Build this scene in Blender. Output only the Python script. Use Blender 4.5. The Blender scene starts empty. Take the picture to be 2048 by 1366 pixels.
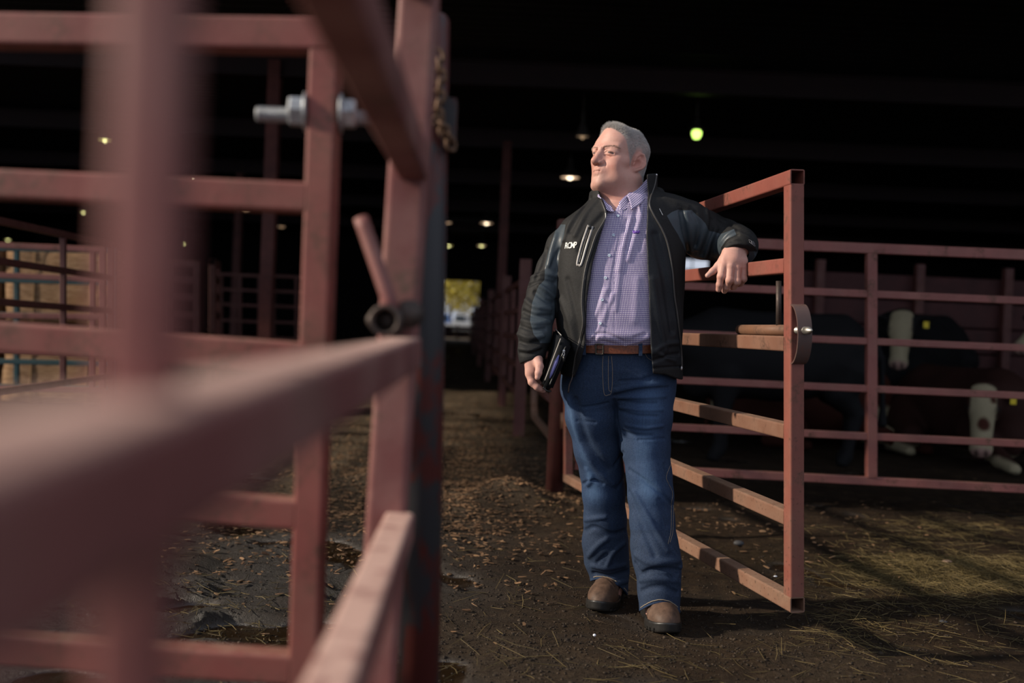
import bpy, bmesh, math, random
import numpy as np
from mathutils import Vector, Matrix

random.seed(7)
rng = np.random.default_rng(11)
scene = bpy.context.scene
C = scene.collection

# ------------------------------------------------------------------ camera, sky, sun, exposure
F_PX = 1991.0                       # 35 mm lens on a 36 mm sensor, 2048 px wide
CAM_H = 1.065
PITCH = math.radians(0.95)          # looking slightly down
ROLL = math.radians(2.4)            # the photographer tilted the camera
_fw = np.array([0.0, math.cos(PITCH), -math.sin(PITCH)])
_r0 = np.array([1.0, 0.0, 0.0])
_u0 = np.array([0.0, math.sin(PITCH), math.cos(PITCH)])
_rt = math.cos(ROLL) * _r0 + math.sin(ROLL) * _u0
_up = -math.sin(ROLL) * _r0 + math.cos(ROLL) * _u0
CAM = np.array([0.0, 0.0, CAM_H])
RCAM = np.stack([_rt, _up, -_fw], axis=1)      # camera axes as columns

cam_data = bpy.data.cameras.new('camera')
cam_data.lens = 35.0
cam_data.sensor_width = 36.0
cam_data.clip_start = 0.02
cam_data.clip_end = 300.0
cam_data.dof.use_dof = True
cam_data.dof.focus_distance = 3.62
cam_data.dof.aperture_fstop = 1.5
cam_obj = bpy.data.objects.new('camera', cam_data)
C.objects.link(cam_obj)
_m = Matrix.Identity(4)
for _i in range(3):
    for _j in range(3):
        _m[_i][_j] = RCAM[_i, _j]
    _m[_i][3] = CAM[_i]
cam_obj.matrix_world = _m
scene.camera = cam_obj

world = bpy.data.worlds.new('sky')
scene.world = world
world.use_nodes = True
_bg = world.node_tree.nodes['Background']
_bg.inputs['Color'].default_value = (0.70, 0.76, 0.90, 1)
_bg.inputs['Strength'].default_value = 0.80

SUN_TO = np.array([-0.89, -0.127, 0.43]); SUN_TO = SUN_TO / np.linalg.norm(SUN_TO)
sun = bpy.data.lights.new('sun', 'SUN')
sun.energy = 5.3
sun.color = (1.0, 0.86, 0.69)
sun.angle = math.radians(2.6)
sun_o = bpy.data.objects.new('sun', sun)
C.objects.link(sun_o)
sun_o.rotation_euler = Vector(SUN_TO.tolist()).to_track_quat('Z', 'Y').to_euler()
sun_o.location = (-20, -6, 12)

scene.view_settings.view_transform = 'Standard'
scene.view_settings.look = 'None'
scene.view_settings.gamma = 1.0
scene.view_settings.exposure = 0.0
scene.cycles.use_denoising = True
scene.cycles.max_bounces = 6
scene.cycles.sample_clamp_indirect = 4.0

# ------------------------------------------------------------------ placing helpers
def M(px, py, d):
    """camera-local point seen at pixel (px, py) at depth d"""
    return np.array([(px - 1024.0) * d / F_PX, -(py - 683.0) * d / F_PX, -d])

def W(p):
    """camera-local -> world"""
    return np.asarray(p) @ RCAM.T + CAM

def P(px, py, d):
    return W(M(px, py, d))

def ground_at(px, py, z=0.0):
    r = W(M(px, py, 1.0)) - CAM
    t = (z - CAM[2]) / r[2]
    return CAM + t * r

def to_px(p):
    d = -p[:, 2]
    return 1024.0 + F_PX * p[:, 0] / d, 683.0 - F_PX * p[:, 1] / d

# ------------------------------------------------------------------ object helpers
BASE = {}

def thing(name, label, cat, loc=(0, 0, 0), group=None):
    o = bpy.data.objects.new(name, None)
    o.empty_display_size = 0.1
    C.objects.link(o)
    o.location = [float(v) for v in loc]
    o['label'] = label
    o['category'] = cat
    if group:
        o['group'] = group
    BASE[o.name] = np.array(loc, float)
    return o

def tag(o, label, cat, group=None, kind=None):
    if label: o['label'] = label
    if cat: o['category'] = cat
    if group: o['group'] = group
    if kind: o['kind'] = kind
    return o

def mesh_obj(name, V, faces, mat=None, parent=None, smooth=True, label=None, mats=None, fmat=None, attrs=None, uv=None, base=None):
    """V in world coordinates. With a parent the vertices are stored relative to the parent thing's base."""
    V = np.asarray(V, dtype=np.float64)
    if parent is not None:
        b = BASE[parent.name]
    elif base is not None:
        b = np.array(base, float)
    else:
        b = np.array([(V[:, 0].min() + V[:, 0].max()) / 2, (V[:, 1].min() + V[:, 1].max()) / 2, V[:, 2].min()])
    me = bpy.data.meshes.new(name)
    Vl = (V - b)
    if isinstance(faces, np.ndarray):
        k = faces.shape[1]
        nf = len(faces)
        me.vertices.add(len(Vl))
        me.vertices.foreach_set('co', Vl.astype(np.float32).ravel())
        me.loops.add(nf * k)
        me.loops.foreach_set('vertex_index', faces.astype(np.int32).ravel())
        me.polygons.add(nf)
        me.polygons.foreach_set('loop_start', (np.arange(nf) * k).astype(np.int32))
        me.polygons.foreach_set('loop_total', np.full(nf, k, np.int32))
        me.update(calc_edges=True)
    else:
        me.from_pydata(Vl.tolist(), [], [list(f) for f in faces])
        me.update()
    me.validate()
    me.polygons.foreach_set('use_smooth', np.full(len(me.polygons), bool(smooth)))
    for m in (mats or ([mat] if mat else [])):
        me.materials.append(m)
    if fmat is not None:
        me.polygons.foreach_set('material_index', np.asarray(fmat, np.int32))
    if attrs:
        for an, av in attrs.items():
            av = np.asarray(av, np.float32)
            if av.ndim == 1:
                a = me.attributes.new(an, 'FLOAT', 'POINT')
                a.data.foreach_set('value', av)
            else:
                a = me.attributes.new(an, 'FLOAT_COLOR', 'POINT')
                col = np.ones((len(av), 4), np.float32)
                col[:, :av.shape[1]] = av
                a.data.foreach_set('color', col.ravel())
    o = bpy.data.objects.new(name, me)
    C.objects.link(o)
    if parent is not None:
        o.parent = parent
        BASE[o.name] = b
    else:
        o.location = b
        BASE[o.name] = b
    if label:
        o['label'] = label
    return o

class MB:
    """collects shapes into one mesh"""
    def __init__(self):
        self.v, self.f, self.n = [], [], 0
    def add(self, V, F):
        V = np.asarray(V, float)
        self.v.append(V)
        self.f.extend([[int(i) + self.n for i in f] for f in F])
        self.n += len(V)
        return self
    def build(self, name, mat, parent=None, smooth=False, **k):
        return mesh_obj(name, np.concatenate(self.v), self.f, mat, parent, smooth, **k)

def nrm(v):
    v = np.asarray(v, float)
    return v / max(np.linalg.norm(v), 1e-9)

def frame(axis, up=(0, 0, 1)):
    a = nrm(axis)
    u = np.asarray(up, float)
    if abs(np.dot(a, nrm(u))) > 0.97:
        u = np.array([0.0, 1.0, 0.0])
    s = nrm(np.cross(a, u))
    u = np.cross(s, a)
    return a, s, u

def ring_pts(w, h, r, seg=3):
    """rounded rectangle outline (side, up)"""
    out = []
    for cx, cy, a0 in ((w / 2 - r, h / 2 - r, 0), (-w / 2 + r, h / 2 - r, 90), (-w / 2 + r, -h / 2 + r, 180), (w / 2 - r, -h / 2 + r, 270)):
        for i in range(seg + 1):
            a = math.radians(a0 + 90.0 * i / seg)
            out.append((cx + r * math.cos(a), cy + r * math.sin(a)))
    return np.array(out)

def sq_tube(a, b, w=0.0508, h=None, up=(0, 0, 1), r=0.006, t=0.004, hollow=True, seg=3, cuts=1):
    """hollow rectangular steel tube from a to b"""
    a = np.asarray(a, float); b = np.asarray(b, float)
    h = h or w
    ax, s, u = frame(b - a, up)
    o = ring_pts(w, h, r, seg)
    n = len(o)
    V, F = [], []
    for i in range(cuts + 1):
        c = a + (b - a) * i / cuts
        V += [c + s * x + u * y for x, y in o]
    for i in range(cuts):
        for j in range(n):
            k = (j + 1) % n
            F.append((i * n + j, i * n + k, (i + 1) * n + k, (i + 1) * n + j))
    e = cuts * n
    if hollow:
        q = ring_pts(w - 2 * t, h - 2 * t, max(r - t, 0.0015), seg)
        base = len(V)
        V += [a + s * x + u * y for x, y in q] + [b + s * x + u * y for x, y in q]
        for j in range(n):
            k = (j + 1) % n
            F.append((base + k, base + j, base + n + j, base + n + k))
            F.append((j, base + j, base + k, k))
            F.append((e + k, base + n + k, base + n + j, e + j))
    else:
        F.append(tuple(range(n)))
        F.append(tuple(reversed(range(e, e + n))))
    return np.array(V), [tuple(reversed(f)) for f in F]

def cyl(a, b, ra, rb=None, n=20, caps=True):
    a = np.asarray(a, float); b = np.asarray(b, float)
    rb = ra if rb is None else rb
    ax, s, u = frame(b - a)
    V, F = [], []
    for c, r in ((a, ra), (b, rb)):
        V += [c + r * (math.cos(2 * math.pi * i / n) * s + math.sin(2 * math.pi * i / n) * u) for i in range(n)]
    for i in range(n):
        k = (i + 1) % n
        F.append((i, i + n, k + n, k))
    if caps:
        F.append(tuple(range(n)))
        F.append(tuple(reversed(range(n, 2 * n))))
    return np.array(V), F

def pipe(a, b, r, t=0.004, n=24):
    """open-ended round pipe"""
    a = np.asarray(a, float); b = np.asarray(b, float)
    ax, s, u = frame(b - a)
    V, F = [], []
    for rr in (r, r - t):
        for c in (a, b):
            V += [c + rr * (math.cos(2 * math.pi * i / n) * s + math.sin(2 * math.pi * i / n) * u) for i in range(n)]
    for i in range(n):
        k = (i + 1) % n
        F.append((i, i + n, k + n, k))
        F.append((k + 2 * n, k + 3 * n, i + 3 * n, i + 2 * n))
        F.append((k, k + 2 * n, i + 2 * n, i))
        F.append((i + n, i + 3 * n, k + 3 * n, k + n))
    return np.array(V), F

def lathe(o, axis, prof, n=24, up=(0, 0, 1)):
    """prof: (distance along axis, radius) list"""
    o = np.asarray(o, float)
    ax, s, u = frame(axis, up)
    V, F = [], []
    for t, r in prof:
        V += [o + ax * t + r * (math.cos(2 * math.pi * i / n) * s + math.sin(2 * math.pi * i / n) * u) for i in range(n)]
    for j in range(len(prof) - 1):
        for i in range(n):
            k = (i + 1) % n
            F.append((j * n + i, (j + 1) * n + i, (j + 1) * n + k, j * n + k))
    if prof[0][1] > 1e-5: F.append(tuple(range(n)))
    if prof[-1][1] > 1e-5: F.append(tuple(reversed(range((len(prof) - 1) * n, len(prof) * n))))
    return np.array(V), F

def box(c, sx, sy, sz, ax=(1, 0, 0), ay=(0, 1, 0), az=(0, 0, 1)):
    c = np.asarray(c, float)
    ax, ay, az = (np.asarray(k, float) for k in (ax, ay, az))
    V = [c + ax * sx * i / 2 + ay * sy * j / 2 + az * sz * k / 2 for i in (-1, 1) for j in (-1, 1) for k in (-1, 1)]
    return np.array(V), [(0, 1, 3, 2), (4, 6, 7, 5), (0, 4, 5, 1), (2, 3, 7, 6), (0, 2, 6, 4), (1, 5, 7, 3)]

def spline(pts, n):
    """Catmull-Rom through points, n samples"""
    p = np.asarray(pts, float)
    if len(p) == 2:
        t = np.linspace(0, 1, n)[:, None]
        return p[0] * (1 - t) + p[1] * t
    q = np.vstack([2 * p[0] - p[1], p, 2 * p[-1] - p[-2]])
    out = []
    for t in np.linspace(0, len(p) - 1 - 1e-9, n):
        i = int(t); f = t - i
        a, b, c, d = q[i], q[i + 1], q[i + 2], q[i + 3]
        out.append(0.5 * (2 * b + (c - a) * f + (2 * a - 5 * b + 4 * c - d) * f * f + (3 * b - a - 3 * c + d) * f ** 3))
    return np.array(out)

def tube_path(pts, r, n=8, closed=False, caps=True):
    pts = np.asarray(pts, float)
    m = len(pts)
    r = np.full(m, r) if np.isscalar(r) else np.asarray(r)
    V, F = [], []
    prev = None
    for i in range(m):
        if closed:
            t = nrm(pts[(i + 1) % m] - pts[i - 1])
        else:
            t = nrm(pts[min(i + 1, m - 1)] - pts[max(i - 1, 0)])
        if prev is None:
            _, s, u = frame(t)
        else:
            s = nrm(prev - t * np.dot(prev, t)); u = np.cross(s, t)
        prev = s
        V += [pts[i] + r[i] * (math.cos(2 * math.pi * k / n) * s + math.sin(2 * math.pi * k / n) * u) for k in range(n)]
    for i in range(m if closed else m - 1):
        j = (i + 1) % m
        for k in range(n):
            l = (k + 1) % n
            F.append((i * n + k, j * n + k, j * n + l, i * n + l))
    if not closed and caps:
        F.append(tuple(range(n)))
        F.append(tuple(reversed(range((m - 1) * n, m * n))))
    return np.array(V), F

def ball(c, r, n=12, m=8):
    r = np.array([r, r, r]) if np.isscalar(r) else np.asarray(r)
    prof = [(-math.cos(math.pi * j / m), math.sin(math.pi * j / m)) for j in range(m + 1)]
    V, F = lathe((0, 0, 0), (0, 0, 1), prof, n)
    return V * r + np.asarray(c), F

# ------------------------------------------------------------------ signed distance modelling
def _len(q):
    return np.sqrt(np.einsum('ij,ij->i', q, q))

def smin(a, b, k):
    h = np.clip(0.5 + 0.5 * (b - a) / k, 0, 1)
    return b + (a - b) * h - k * h * (1 - h)

def smax(a, b, k):
    return -smin(-a, -b, k)

def cap(p, a, b, ra, rb=None):
    rb = ra if rb is None else rb
    a = np.asarray(a, np.float32); ba = np.asarray(b, np.float32) - a
    pa = p - a
    h = np.clip((pa @ ba) / max(float(ba @ ba), 1e-12), 0, 1)
    return _len(pa - h[:, None] * ba) - (ra + (rb - ra) * h)

def chain(p, pts, k=0.012):
    """pts: list of (point, radius)"""
    d = None
    for (a, ra), (b, rb) in zip(pts[:-1], pts[1:]):
        e = cap(p, a, b, ra, rb)
        d = e if d is None else smin(d, e, k)
    return d

def ell(p, c, r, R=None):
    q = p - np.asarray(c, np.float32)
    if R is not None:
        q = q @ np.asarray(R, np.float32)
    r = np.asarray(r, np.float32)
    a = _len(q / r); b = _len(q / (r * r))
    return a * (a - 1.0) / np.maximum(b, 1e-6)

def sph(p, c, r):
    return _len(p - np.asarray(c, np.float32)) - r

def pdist(p, pts):
    """distance to polyline"""
    d = None
    for a, b in zip(pts[:-1], pts[1:]):
        e = cap(p, a, b, 0.0)
        d = e if d is None else np.minimum(d, e)
    return d

def folds(p, d, fl):
    """fl: list of (polyline, amplitude, width): raise (+) or press (-) soft ridges into the surface"""
    for pts, amp, w in fl:
        lo = pts.min(0) - 3 * w; hi = pts.max(0) + 3 * w
        m = np.all((p > lo) & (p < hi), axis=1)
        if m.any():
            e = pdist(p[m], pts)
            d[m] = d[m] - amp * np.exp(-(e / w) ** 2)
    return d

def surface(fn, lo, hi, h, proj=1):
    """zero set of fn as a quad mesh (surface nets on blocks near the surface)"""
    lo = np.asarray(lo, np.float64); hi = np.asarray(hi, np.float64)
    B = 8
    nb = np.ceil((hi - lo) / (h * B)).astype(int)
    n = nb * B
    g = np.stack(np.meshgrid(*[np.arange(k) for k in nb], indexing='ij'), -1).reshape(-1, 3)
    cen = (lo + (g * B + (B - 1) / 2) * h).astype(np.float32)
    dc = fn(cen)
    act = np.abs(dc) < B * h * 0.87 * 1.55 + h
    sb = np.where(dc < 0, -1.0, 1.0).astype(np.float32).reshape(nb)
    V = np.ones(n + 1, np.float32)
    V[:-1, :-1, :-1] = np.repeat(np.repeat(np.repeat(sb, B, 0), B, 1), B, 2)
    ga = g[act]
    off = np.stack(np.meshgrid(*[np.arange(B)] * 3, indexing='ij'), -1).reshape(-1, 3)
    step = max(1, 300000 // (B ** 3))
    for i in range(0, len(ga), step):
        ix = (ga[i:i + step, None, :] * B + off[None]).reshape(-1, 3)
        V[ix[:, 0], ix[:, 1], ix[:, 2]] = fn((lo + ix * h).astype(np.float32))
    S = V < 0
    cnt = np.zeros(n, np.int8)
    for i in (0, 1):
        for j in (0, 1):
            for k in (0, 1):
                cnt += S[i:n[0] + i, j:n[1] + j, k:n[2] + k]
    cells = np.argwhere((cnt > 0) & (cnt < 8))
    vid = np.full(n, -1, np.int32)
    vid[cells[:, 0], cells[:, 1], cells[:, 2]] = np.arange(len(cells))
    acc = np.zeros((len(cells), 3)); num = np.zeros(len(cells))
    cor = [(i, j, k) for i in (0, 1) for j in (0, 1) for k in (0, 1)]
    cv = {c: V[cells[:, 0] + c[0], cells[:, 1] + c[1], cells[:, 2] + c[2]] for c in cor}
    for c in cor:
        for ax in range(3):
            if c[ax] == 0:
                e = list(c); e[ax] = 1; e = tuple(e)
                va, vb = cv[c], cv[e]
                m = (va < 0) != (vb < 0)
                t = np.where(m, va / np.where(m, va - vb, 1), 0)
                q = np.array(c, float)[None].repeat(len(cells), 0); q[:, ax] = t
                acc[m] += q[m]; num[m] += 1
    X = lo + (cells + acc / np.maximum(num, 1)[:, None]) * h
    Q = []
    for ax in range(3):
        b, c = (ax + 1) % 3, (ax + 2) % 3
        sl0 = [slice(None)] * 3; sl1 = [slice(None)] * 3
        sl0[ax] = slice(0, n[ax]); sl1[ax] = slice(1, n[ax] + 1)
        A = S[tuple(sl0)]; Bm = S[tuple(sl1)]
        for inside, rev in ((A & ~Bm, False), (~A & Bm, True)):
            e = np.argwhere(inside)
            e = e[(e[:, b] > 0) & (e[:, c] > 0) & (e[:, b] < n[b]) & (e[:, c] < n[c])]
            if not len(e): continue
            q = []
            for db, dc_ in ((-1, -1), (0, -1), (0, 0), (-1, 0)):
                k = e.copy(); k[:, b] += db; k[:, c] += dc_
                q.append(vid[k[:, 0], k[:, 1], k[:, 2]])
            q = np.stack(q, 1)
            if rev: q = q[:, ::-1]
            Q.append(q)
    Q = np.concatenate(Q)
    Q = Q[(Q >= 0).all(1)]
    X = X.astype(np.float32)
    for _ in range(proj):
        e = h * 0.5
        d0 = fn(X)
        G = np.stack([fn(X + np.eye(3, dtype=np.float32)[i] * e) - fn(X - np.eye(3, dtype=np.float32)[i] * e) for i in range(3)], 1) / (2 * e)
        l2 = np.maximum((G * G).sum(1), 0.2)
        mv = np.clip(d0 / l2, -h * 0.5, h * 0.5)
        X = X - G * mv[:, None]
    return X.astype(np.float64), Q

def march(fn, px, py, d0=3.2, d1=4.3):
    """first surface point of a camera-local SDF under each pixel"""
    px = np.atleast_1d(np.asarray(px, float)); py = np.atleast_1d(np.asarray(py, float))
    dirs = np.stack([(px - 1024) / F_PX, -(py - 683) / F_PX, -np.ones_like(px)], 1)
    t = np.full(len(px), d0)
    for _ in range(140):
        d = fn((dirs * t[:, None]).astype(np.float32))
        t = t + np.clip(d * 0.6, -0.02, 0.05)
        t = np.minimum(t, d1)
    return dirs * t[:, None]

def on_surf(fn, pts, n=24, lift=0.0, d0=3.2):
    """smooth pixel polyline laid on a surface, lifted toward the viewer"""
    q = spline(np.array(pts, float), n)
    X = march(fn, q[:, 0], q[:, 1], d0)
    dep = -X[:, 2]
    ok = np.abs(dep - np.median(dep)) < 0.16          # drop samples that slipped past an edge
    for _ in range(3):
        dd = np.abs(np.gradient(dep[ok])) if ok.sum() > 3 else np.zeros(ok.sum())
        bad = dd > 0.022
        if not bad.any(): break
        i = np.where(ok)[0]
        far = dep[i] > np.median(dep[i]) + 0.03
        ok[i[bad & far]] = False
    X = X[ok] if ok.sum() >= 2 else X
    return X * (1 - lift / np.abs(X[:, 2:3]))

def smooth_noise(p, s, seed=0):
    """cheap smooth pseudo noise in [-1, 1]"""
    r = np.random.default_rng(seed)
    out = np.zeros(len(p))
    for i in range(5):
        k = r.normal(size=3); k = k / np.linalg.norm(k) * s * (0.7 + 0.8 * r.random())
        out += np.sin(p @ k + r.random() * 6.28)
    return out / 2.6
# ------------------------------------------------------------------ materials
def srgb(r, g, b):
    f = lambda c: (c / 12.92 if c <= 0.04045 else ((c + 0.055) / 1.055) ** 2.4)
    return tuple(f(v / 255.0) for v in (r, g, b))

class NT:
    def __init__(self, name):
        self.m = bpy.data.materials.new(name)
        self.m.use_nodes = True
        self.t = self.m.node_tree
        self.b = self.t.nodes['Principled BSDF']
    def n(self, kind, **kw):
        x = self.t.nodes.new(kind)
        for k, v in kw.items():
            setattr(x, k, v)
        return x
    def l(self, a, b):
        self.t.links.new(a, b)
    def coord(self, scale=(1, 1, 1), kind='Object'):
        c = self.n('ShaderNodeTexCoord'); mp = self.n('ShaderNodeMapping')
        mp.inputs['Scale'].default_value = scale
        self.l(c.outputs[kind], mp.inputs['Vector'])
        return mp.outputs['Vector']
    def noise(self, scale, detail=4, rough=0.55, vec=None, dist=0.0):
        x = self.n('ShaderNodeTexNoise')
        x.inputs['Scale'].default_value = scale
        x.inputs['Detail'].default_value = detail
        x.inputs['Roughness'].default_value = rough
        x.inputs['Distortion'].default_value = dist
        if vec is not None: self.l(vec, x.inputs['Vector'])
        return x.outputs['Fac']
    def ramp(self, fac, stops):
        r = self.n('ShaderNodeValToRGB')
        e = r.color_ramp.elements
        while len(e) < len(stops): e.new(0.5)
        for k, (p, c) in zip(e, stops):
            k.position = p
            k.color = (*c, 1) if len(c) == 3 else c
        self.l(fac, r.inputs['Fac'])
        return r.outputs['Color']
    def val(self, fac, a, b):
        return self.ramp(fac, [(a, (0, 0, 0)), (b, (1, 1, 1))])
    def mix(self, fac, a, b, blend='MIX'):
        x = self.n('ShaderNodeMix', data_type='RGBA', blend_type=blend)
        for s, v in ((x.inputs['Factor'], fac), (x.inputs['A'], a), (x.inputs['B'], b)):
            if isinstance(v, (int, float)): s.default_value = v
            elif isinstance(v, tuple): s.default_value = (*v, 1) if len(v) == 3 else v
            else: self.l(v, s)
        return x.outputs['Result']
    def math(self, op, a, b=None, c=None):
        x = self.n('ShaderNodeMath', operation=op)
        for i, v in enumerate((a, b, c)):
            if v is None: continue
            if isinstance(v, (int, float)): x.inputs[i].default_value = v
            else: self.l(v, x.inputs[i])
        return x.outputs[0]
    def attr(self, name, out='Color'):
        a = self.n('ShaderNodeAttribute'); a.attribute_name = name
        return a.outputs[out]
    def bump(self, h, strength=0.3, dist=0.01):
        x = self.n('ShaderNodeBump')
        x.inputs['Strength'].default_value = strength
        x.inputs['Distance'].default_value = dist
        self.l(h, x.inputs['Height'])
        self.l(x.outputs['Normal'], self.b.inputs['Normal'])
    def set(self, **kw):
        for k, v in kw.items():
            s = self.b.inputs[{'color': 'Base Color', 'rough': 'Roughness', 'metal': 'Metallic', 'spec': 'Specular IOR Level',
                               'sheen': 'Sheen Weight', 'sss': 'Subsurface Weight', 'coat': 'Coat Weight'}[k]]
            if isinstance(v, (int, float)): s.default_value = v
            elif isinstance(v, tuple): s.default_value = (*v, 1) if len(v) == 3 else v
            else: self.l(v, s)
        return self.m

def painted(name, paint, rust=(0.07, 0.035, 0.022), dust=(0.30, 0.19, 0.135), wear=0.5, dusty=0.5, rough=0.5, mud=None):
    k = NT(name)
    v = k.coord()
    n1 = k.noise(9, 6, 0.62, v)
    n2 = k.noise(70, 5, 0.65, v)
    n3 = k.noise(3.2, 4, 0.6, v, 0.6)
    tone = k.mix(k.val(n3, 0.3, 0.7), tuple(c * 0.82 for c in paint), tuple(min(1, c * 1.15) for c in paint))
    spots = k.math('MULTIPLY', k.val(n1, 0.60 - 0.14 * wear, 0.66), k.val(n2, 0.38, 0.60))
    col = k.mix(spots, tone, rust)
    chips = k.val(n2, 0.66 - 0.03 * wear, 0.70)
    col = k.mix(k.math('MULTIPLY', chips, 0.7), col, rust)
    g = k.n('ShaderNodeNewGeometry')
    sx = k.n('ShaderNodeSeparateXYZ'); k.l(g.outputs['True Normal'], sx.inputs[0])
    top = k.val(sx.outputs['Z'], 0.6, 0.95)
    dst = k.math('MULTIPLY', k.math('MULTIPLY', top, k.val(k.noise(22, 5, 0.7, v), 0.30, 0.62)), dusty)
    smear = k.math('MULTIPLY', k.val(k.noise(5, 5, 0.6, v), 0.45, 0.75), 0.35 * min(dusty, 0.9))
    col = k.mix(k.math('MINIMUM', k.math('MAXIMUM', dst, smear), 0.95), col, dust)
    if mud:
        # splashed mud film, thicker toward the foot of the gate
        sz = k.n('ShaderNodeSeparateXYZ'); k.l(v, sz.inputs[0])
        low = k.math('SUBTRACT', 1.0, k.val(sz.outputs['Z'], mud[0], mud[1]))
        film = k.math('MULTIPLY', low, k.val(n1, 0.28, 0.58))
        col = k.mix(k.math('MULTIPLY', film, mud[2]), col, dust)
        specks = k.math('MULTIPLY', k.math('MULTIPLY', low, k.val(n2, 0.60, 0.64)), 0.75)
        col = k.mix(specks, col, (0.035, 0.020, 0.013))
    k.bump(n2, 0.18, 0.002)
    return k.set(color=col, rough=k.ramp(n1, [(0.3, (rough - 0.08,) * 3), (0.7, (rough + 0.18,) * 3)]), spec=0.35)

RED_OXIDE = (0.215, 0.070, 0.054)
mat_gate = painted('red oxide gate paint', (0.205, 0.061, 0.045), wear=0.6, dusty=0.55, dust=(0.215, 0.125, 0.085), mud=(0.15, 0.98, 0.42))
mat_gate_muddy = painted('dirty gate paint', (0.165, 0.080, 0.052), wear=0.5, dusty=1.0, dust=(0.235, 0.145, 0.098), mud=(0.1, 1.3, 0.6))
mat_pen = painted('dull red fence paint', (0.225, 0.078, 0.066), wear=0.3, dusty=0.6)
mat_near = painted('faded red gate paint', (0.185, 0.064, 0.058), wear=0.25, dusty=1.7, dust=(0.52, 0.34, 0.28))  # pale dust on rail tops, with some of their lit brightness in it
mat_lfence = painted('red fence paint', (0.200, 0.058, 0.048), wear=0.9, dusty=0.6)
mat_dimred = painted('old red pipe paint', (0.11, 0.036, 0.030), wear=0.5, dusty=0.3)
mat_teal = painted('teal panel paint', (0.030, 0.085, 0.095), wear=0.2, dusty=0.2)
def post_mat():
    k = NT('flaking red post')
    v = k.coord((1, 1, 0.45)); n = k.noise(7, 5, 0.62, v, 0.3); n2 = k.noise(40, 5, 0.6, v)
    f = k.val(k.math('ADD', n, k.math('MULTIPLY', k.math('SUBTRACT', n2, 0.5), 0.25)), 0.47, 0.53)
    c = k.mix(f, (0.085, 0.018, 0.015), (0.034, 0.033, 0.037))
    k.bump(n2, 0.2, 0.002)
    return k.set(color=c, rough=0.5, spec=0.4)
mat_post = post_mat()
mat_rust = painted('rusty latch steel', (0.155, 0.075, 0.042), rust=(0.045, 0.026, 0.018), wear=0.7, dusty=0.4, rough=0.6)
mat_strap = painted('brown steel strap', (0.085, 0.050, 0.043), rust=(0.12, 0.040, 0.022), wear=0.45, dusty=0.2, rough=0.42)

def metal(name, col, rough=0.35, metallic=1.0, ns=60):
    k = NT(name)
    v = k.coord()
    n = k.noise(ns, 5, 0.6, v)
    c = k.mix(k.val(n, 0.35, 0.7), col, tuple(x * 0.6 for x in col))
    k.bump(n, 0.1, 0.001)
    return k.set(color=c, rough=k.ramp(n, [(0.3, (rough,) * 3), (0.7, (min(1, rough + 0.2),) * 3)]), metal=metallic)

mat_zinc = metal('galvanised bolt', (0.42, 0.44, 0.46), 0.35, 0.55)
mat_tip = metal('worn steel tip', (0.55, 0.52, 0.46), 0.3, 0.9)
mat_darksteel = metal('dark bare steel', (0.075, 0.055, 0.047), 0.45, 0.5)
mat_chain = metal('rusty chain', (0.17, 0.095, 0.055), 0.6, 0.4)
mat_silver = metal('silver zipper metal', (0.7, 0.7, 0.7), 0.3, 0.8)
mat_buckle = metal('dark brass buckle', (0.10, 0.085, 0.07), 0.35, 0.9)

def plain(name, col, rough=0.6, scale=20, var=0.25, bump=0.15, spec=0.4, bd=0.003, metallic=0.0):
    k = NT(name)
    v = k.coord()
    n = k.noise(scale, 5, 0.6, v)
    c = k.mix(k.val(n, 0.3, 0.7), tuple(x * (1 - var) for x in col), tuple(min(1, x * (1 + var)) for x in col))
    if bump: k.bump(n, bump, bd)
    return k.set(color=c, rough=rough, spec=spec, metal=metallic)

def emit(name, col, strength):
    k = NT(name)
    k.b.inputs['Emission Color'].default_value = (*col, 1)
    k.b.inputs['Emission Strength'].default_value = strength
    return k.set(color=tuple(min(1, c) for c in col), rough=0.4)

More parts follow.
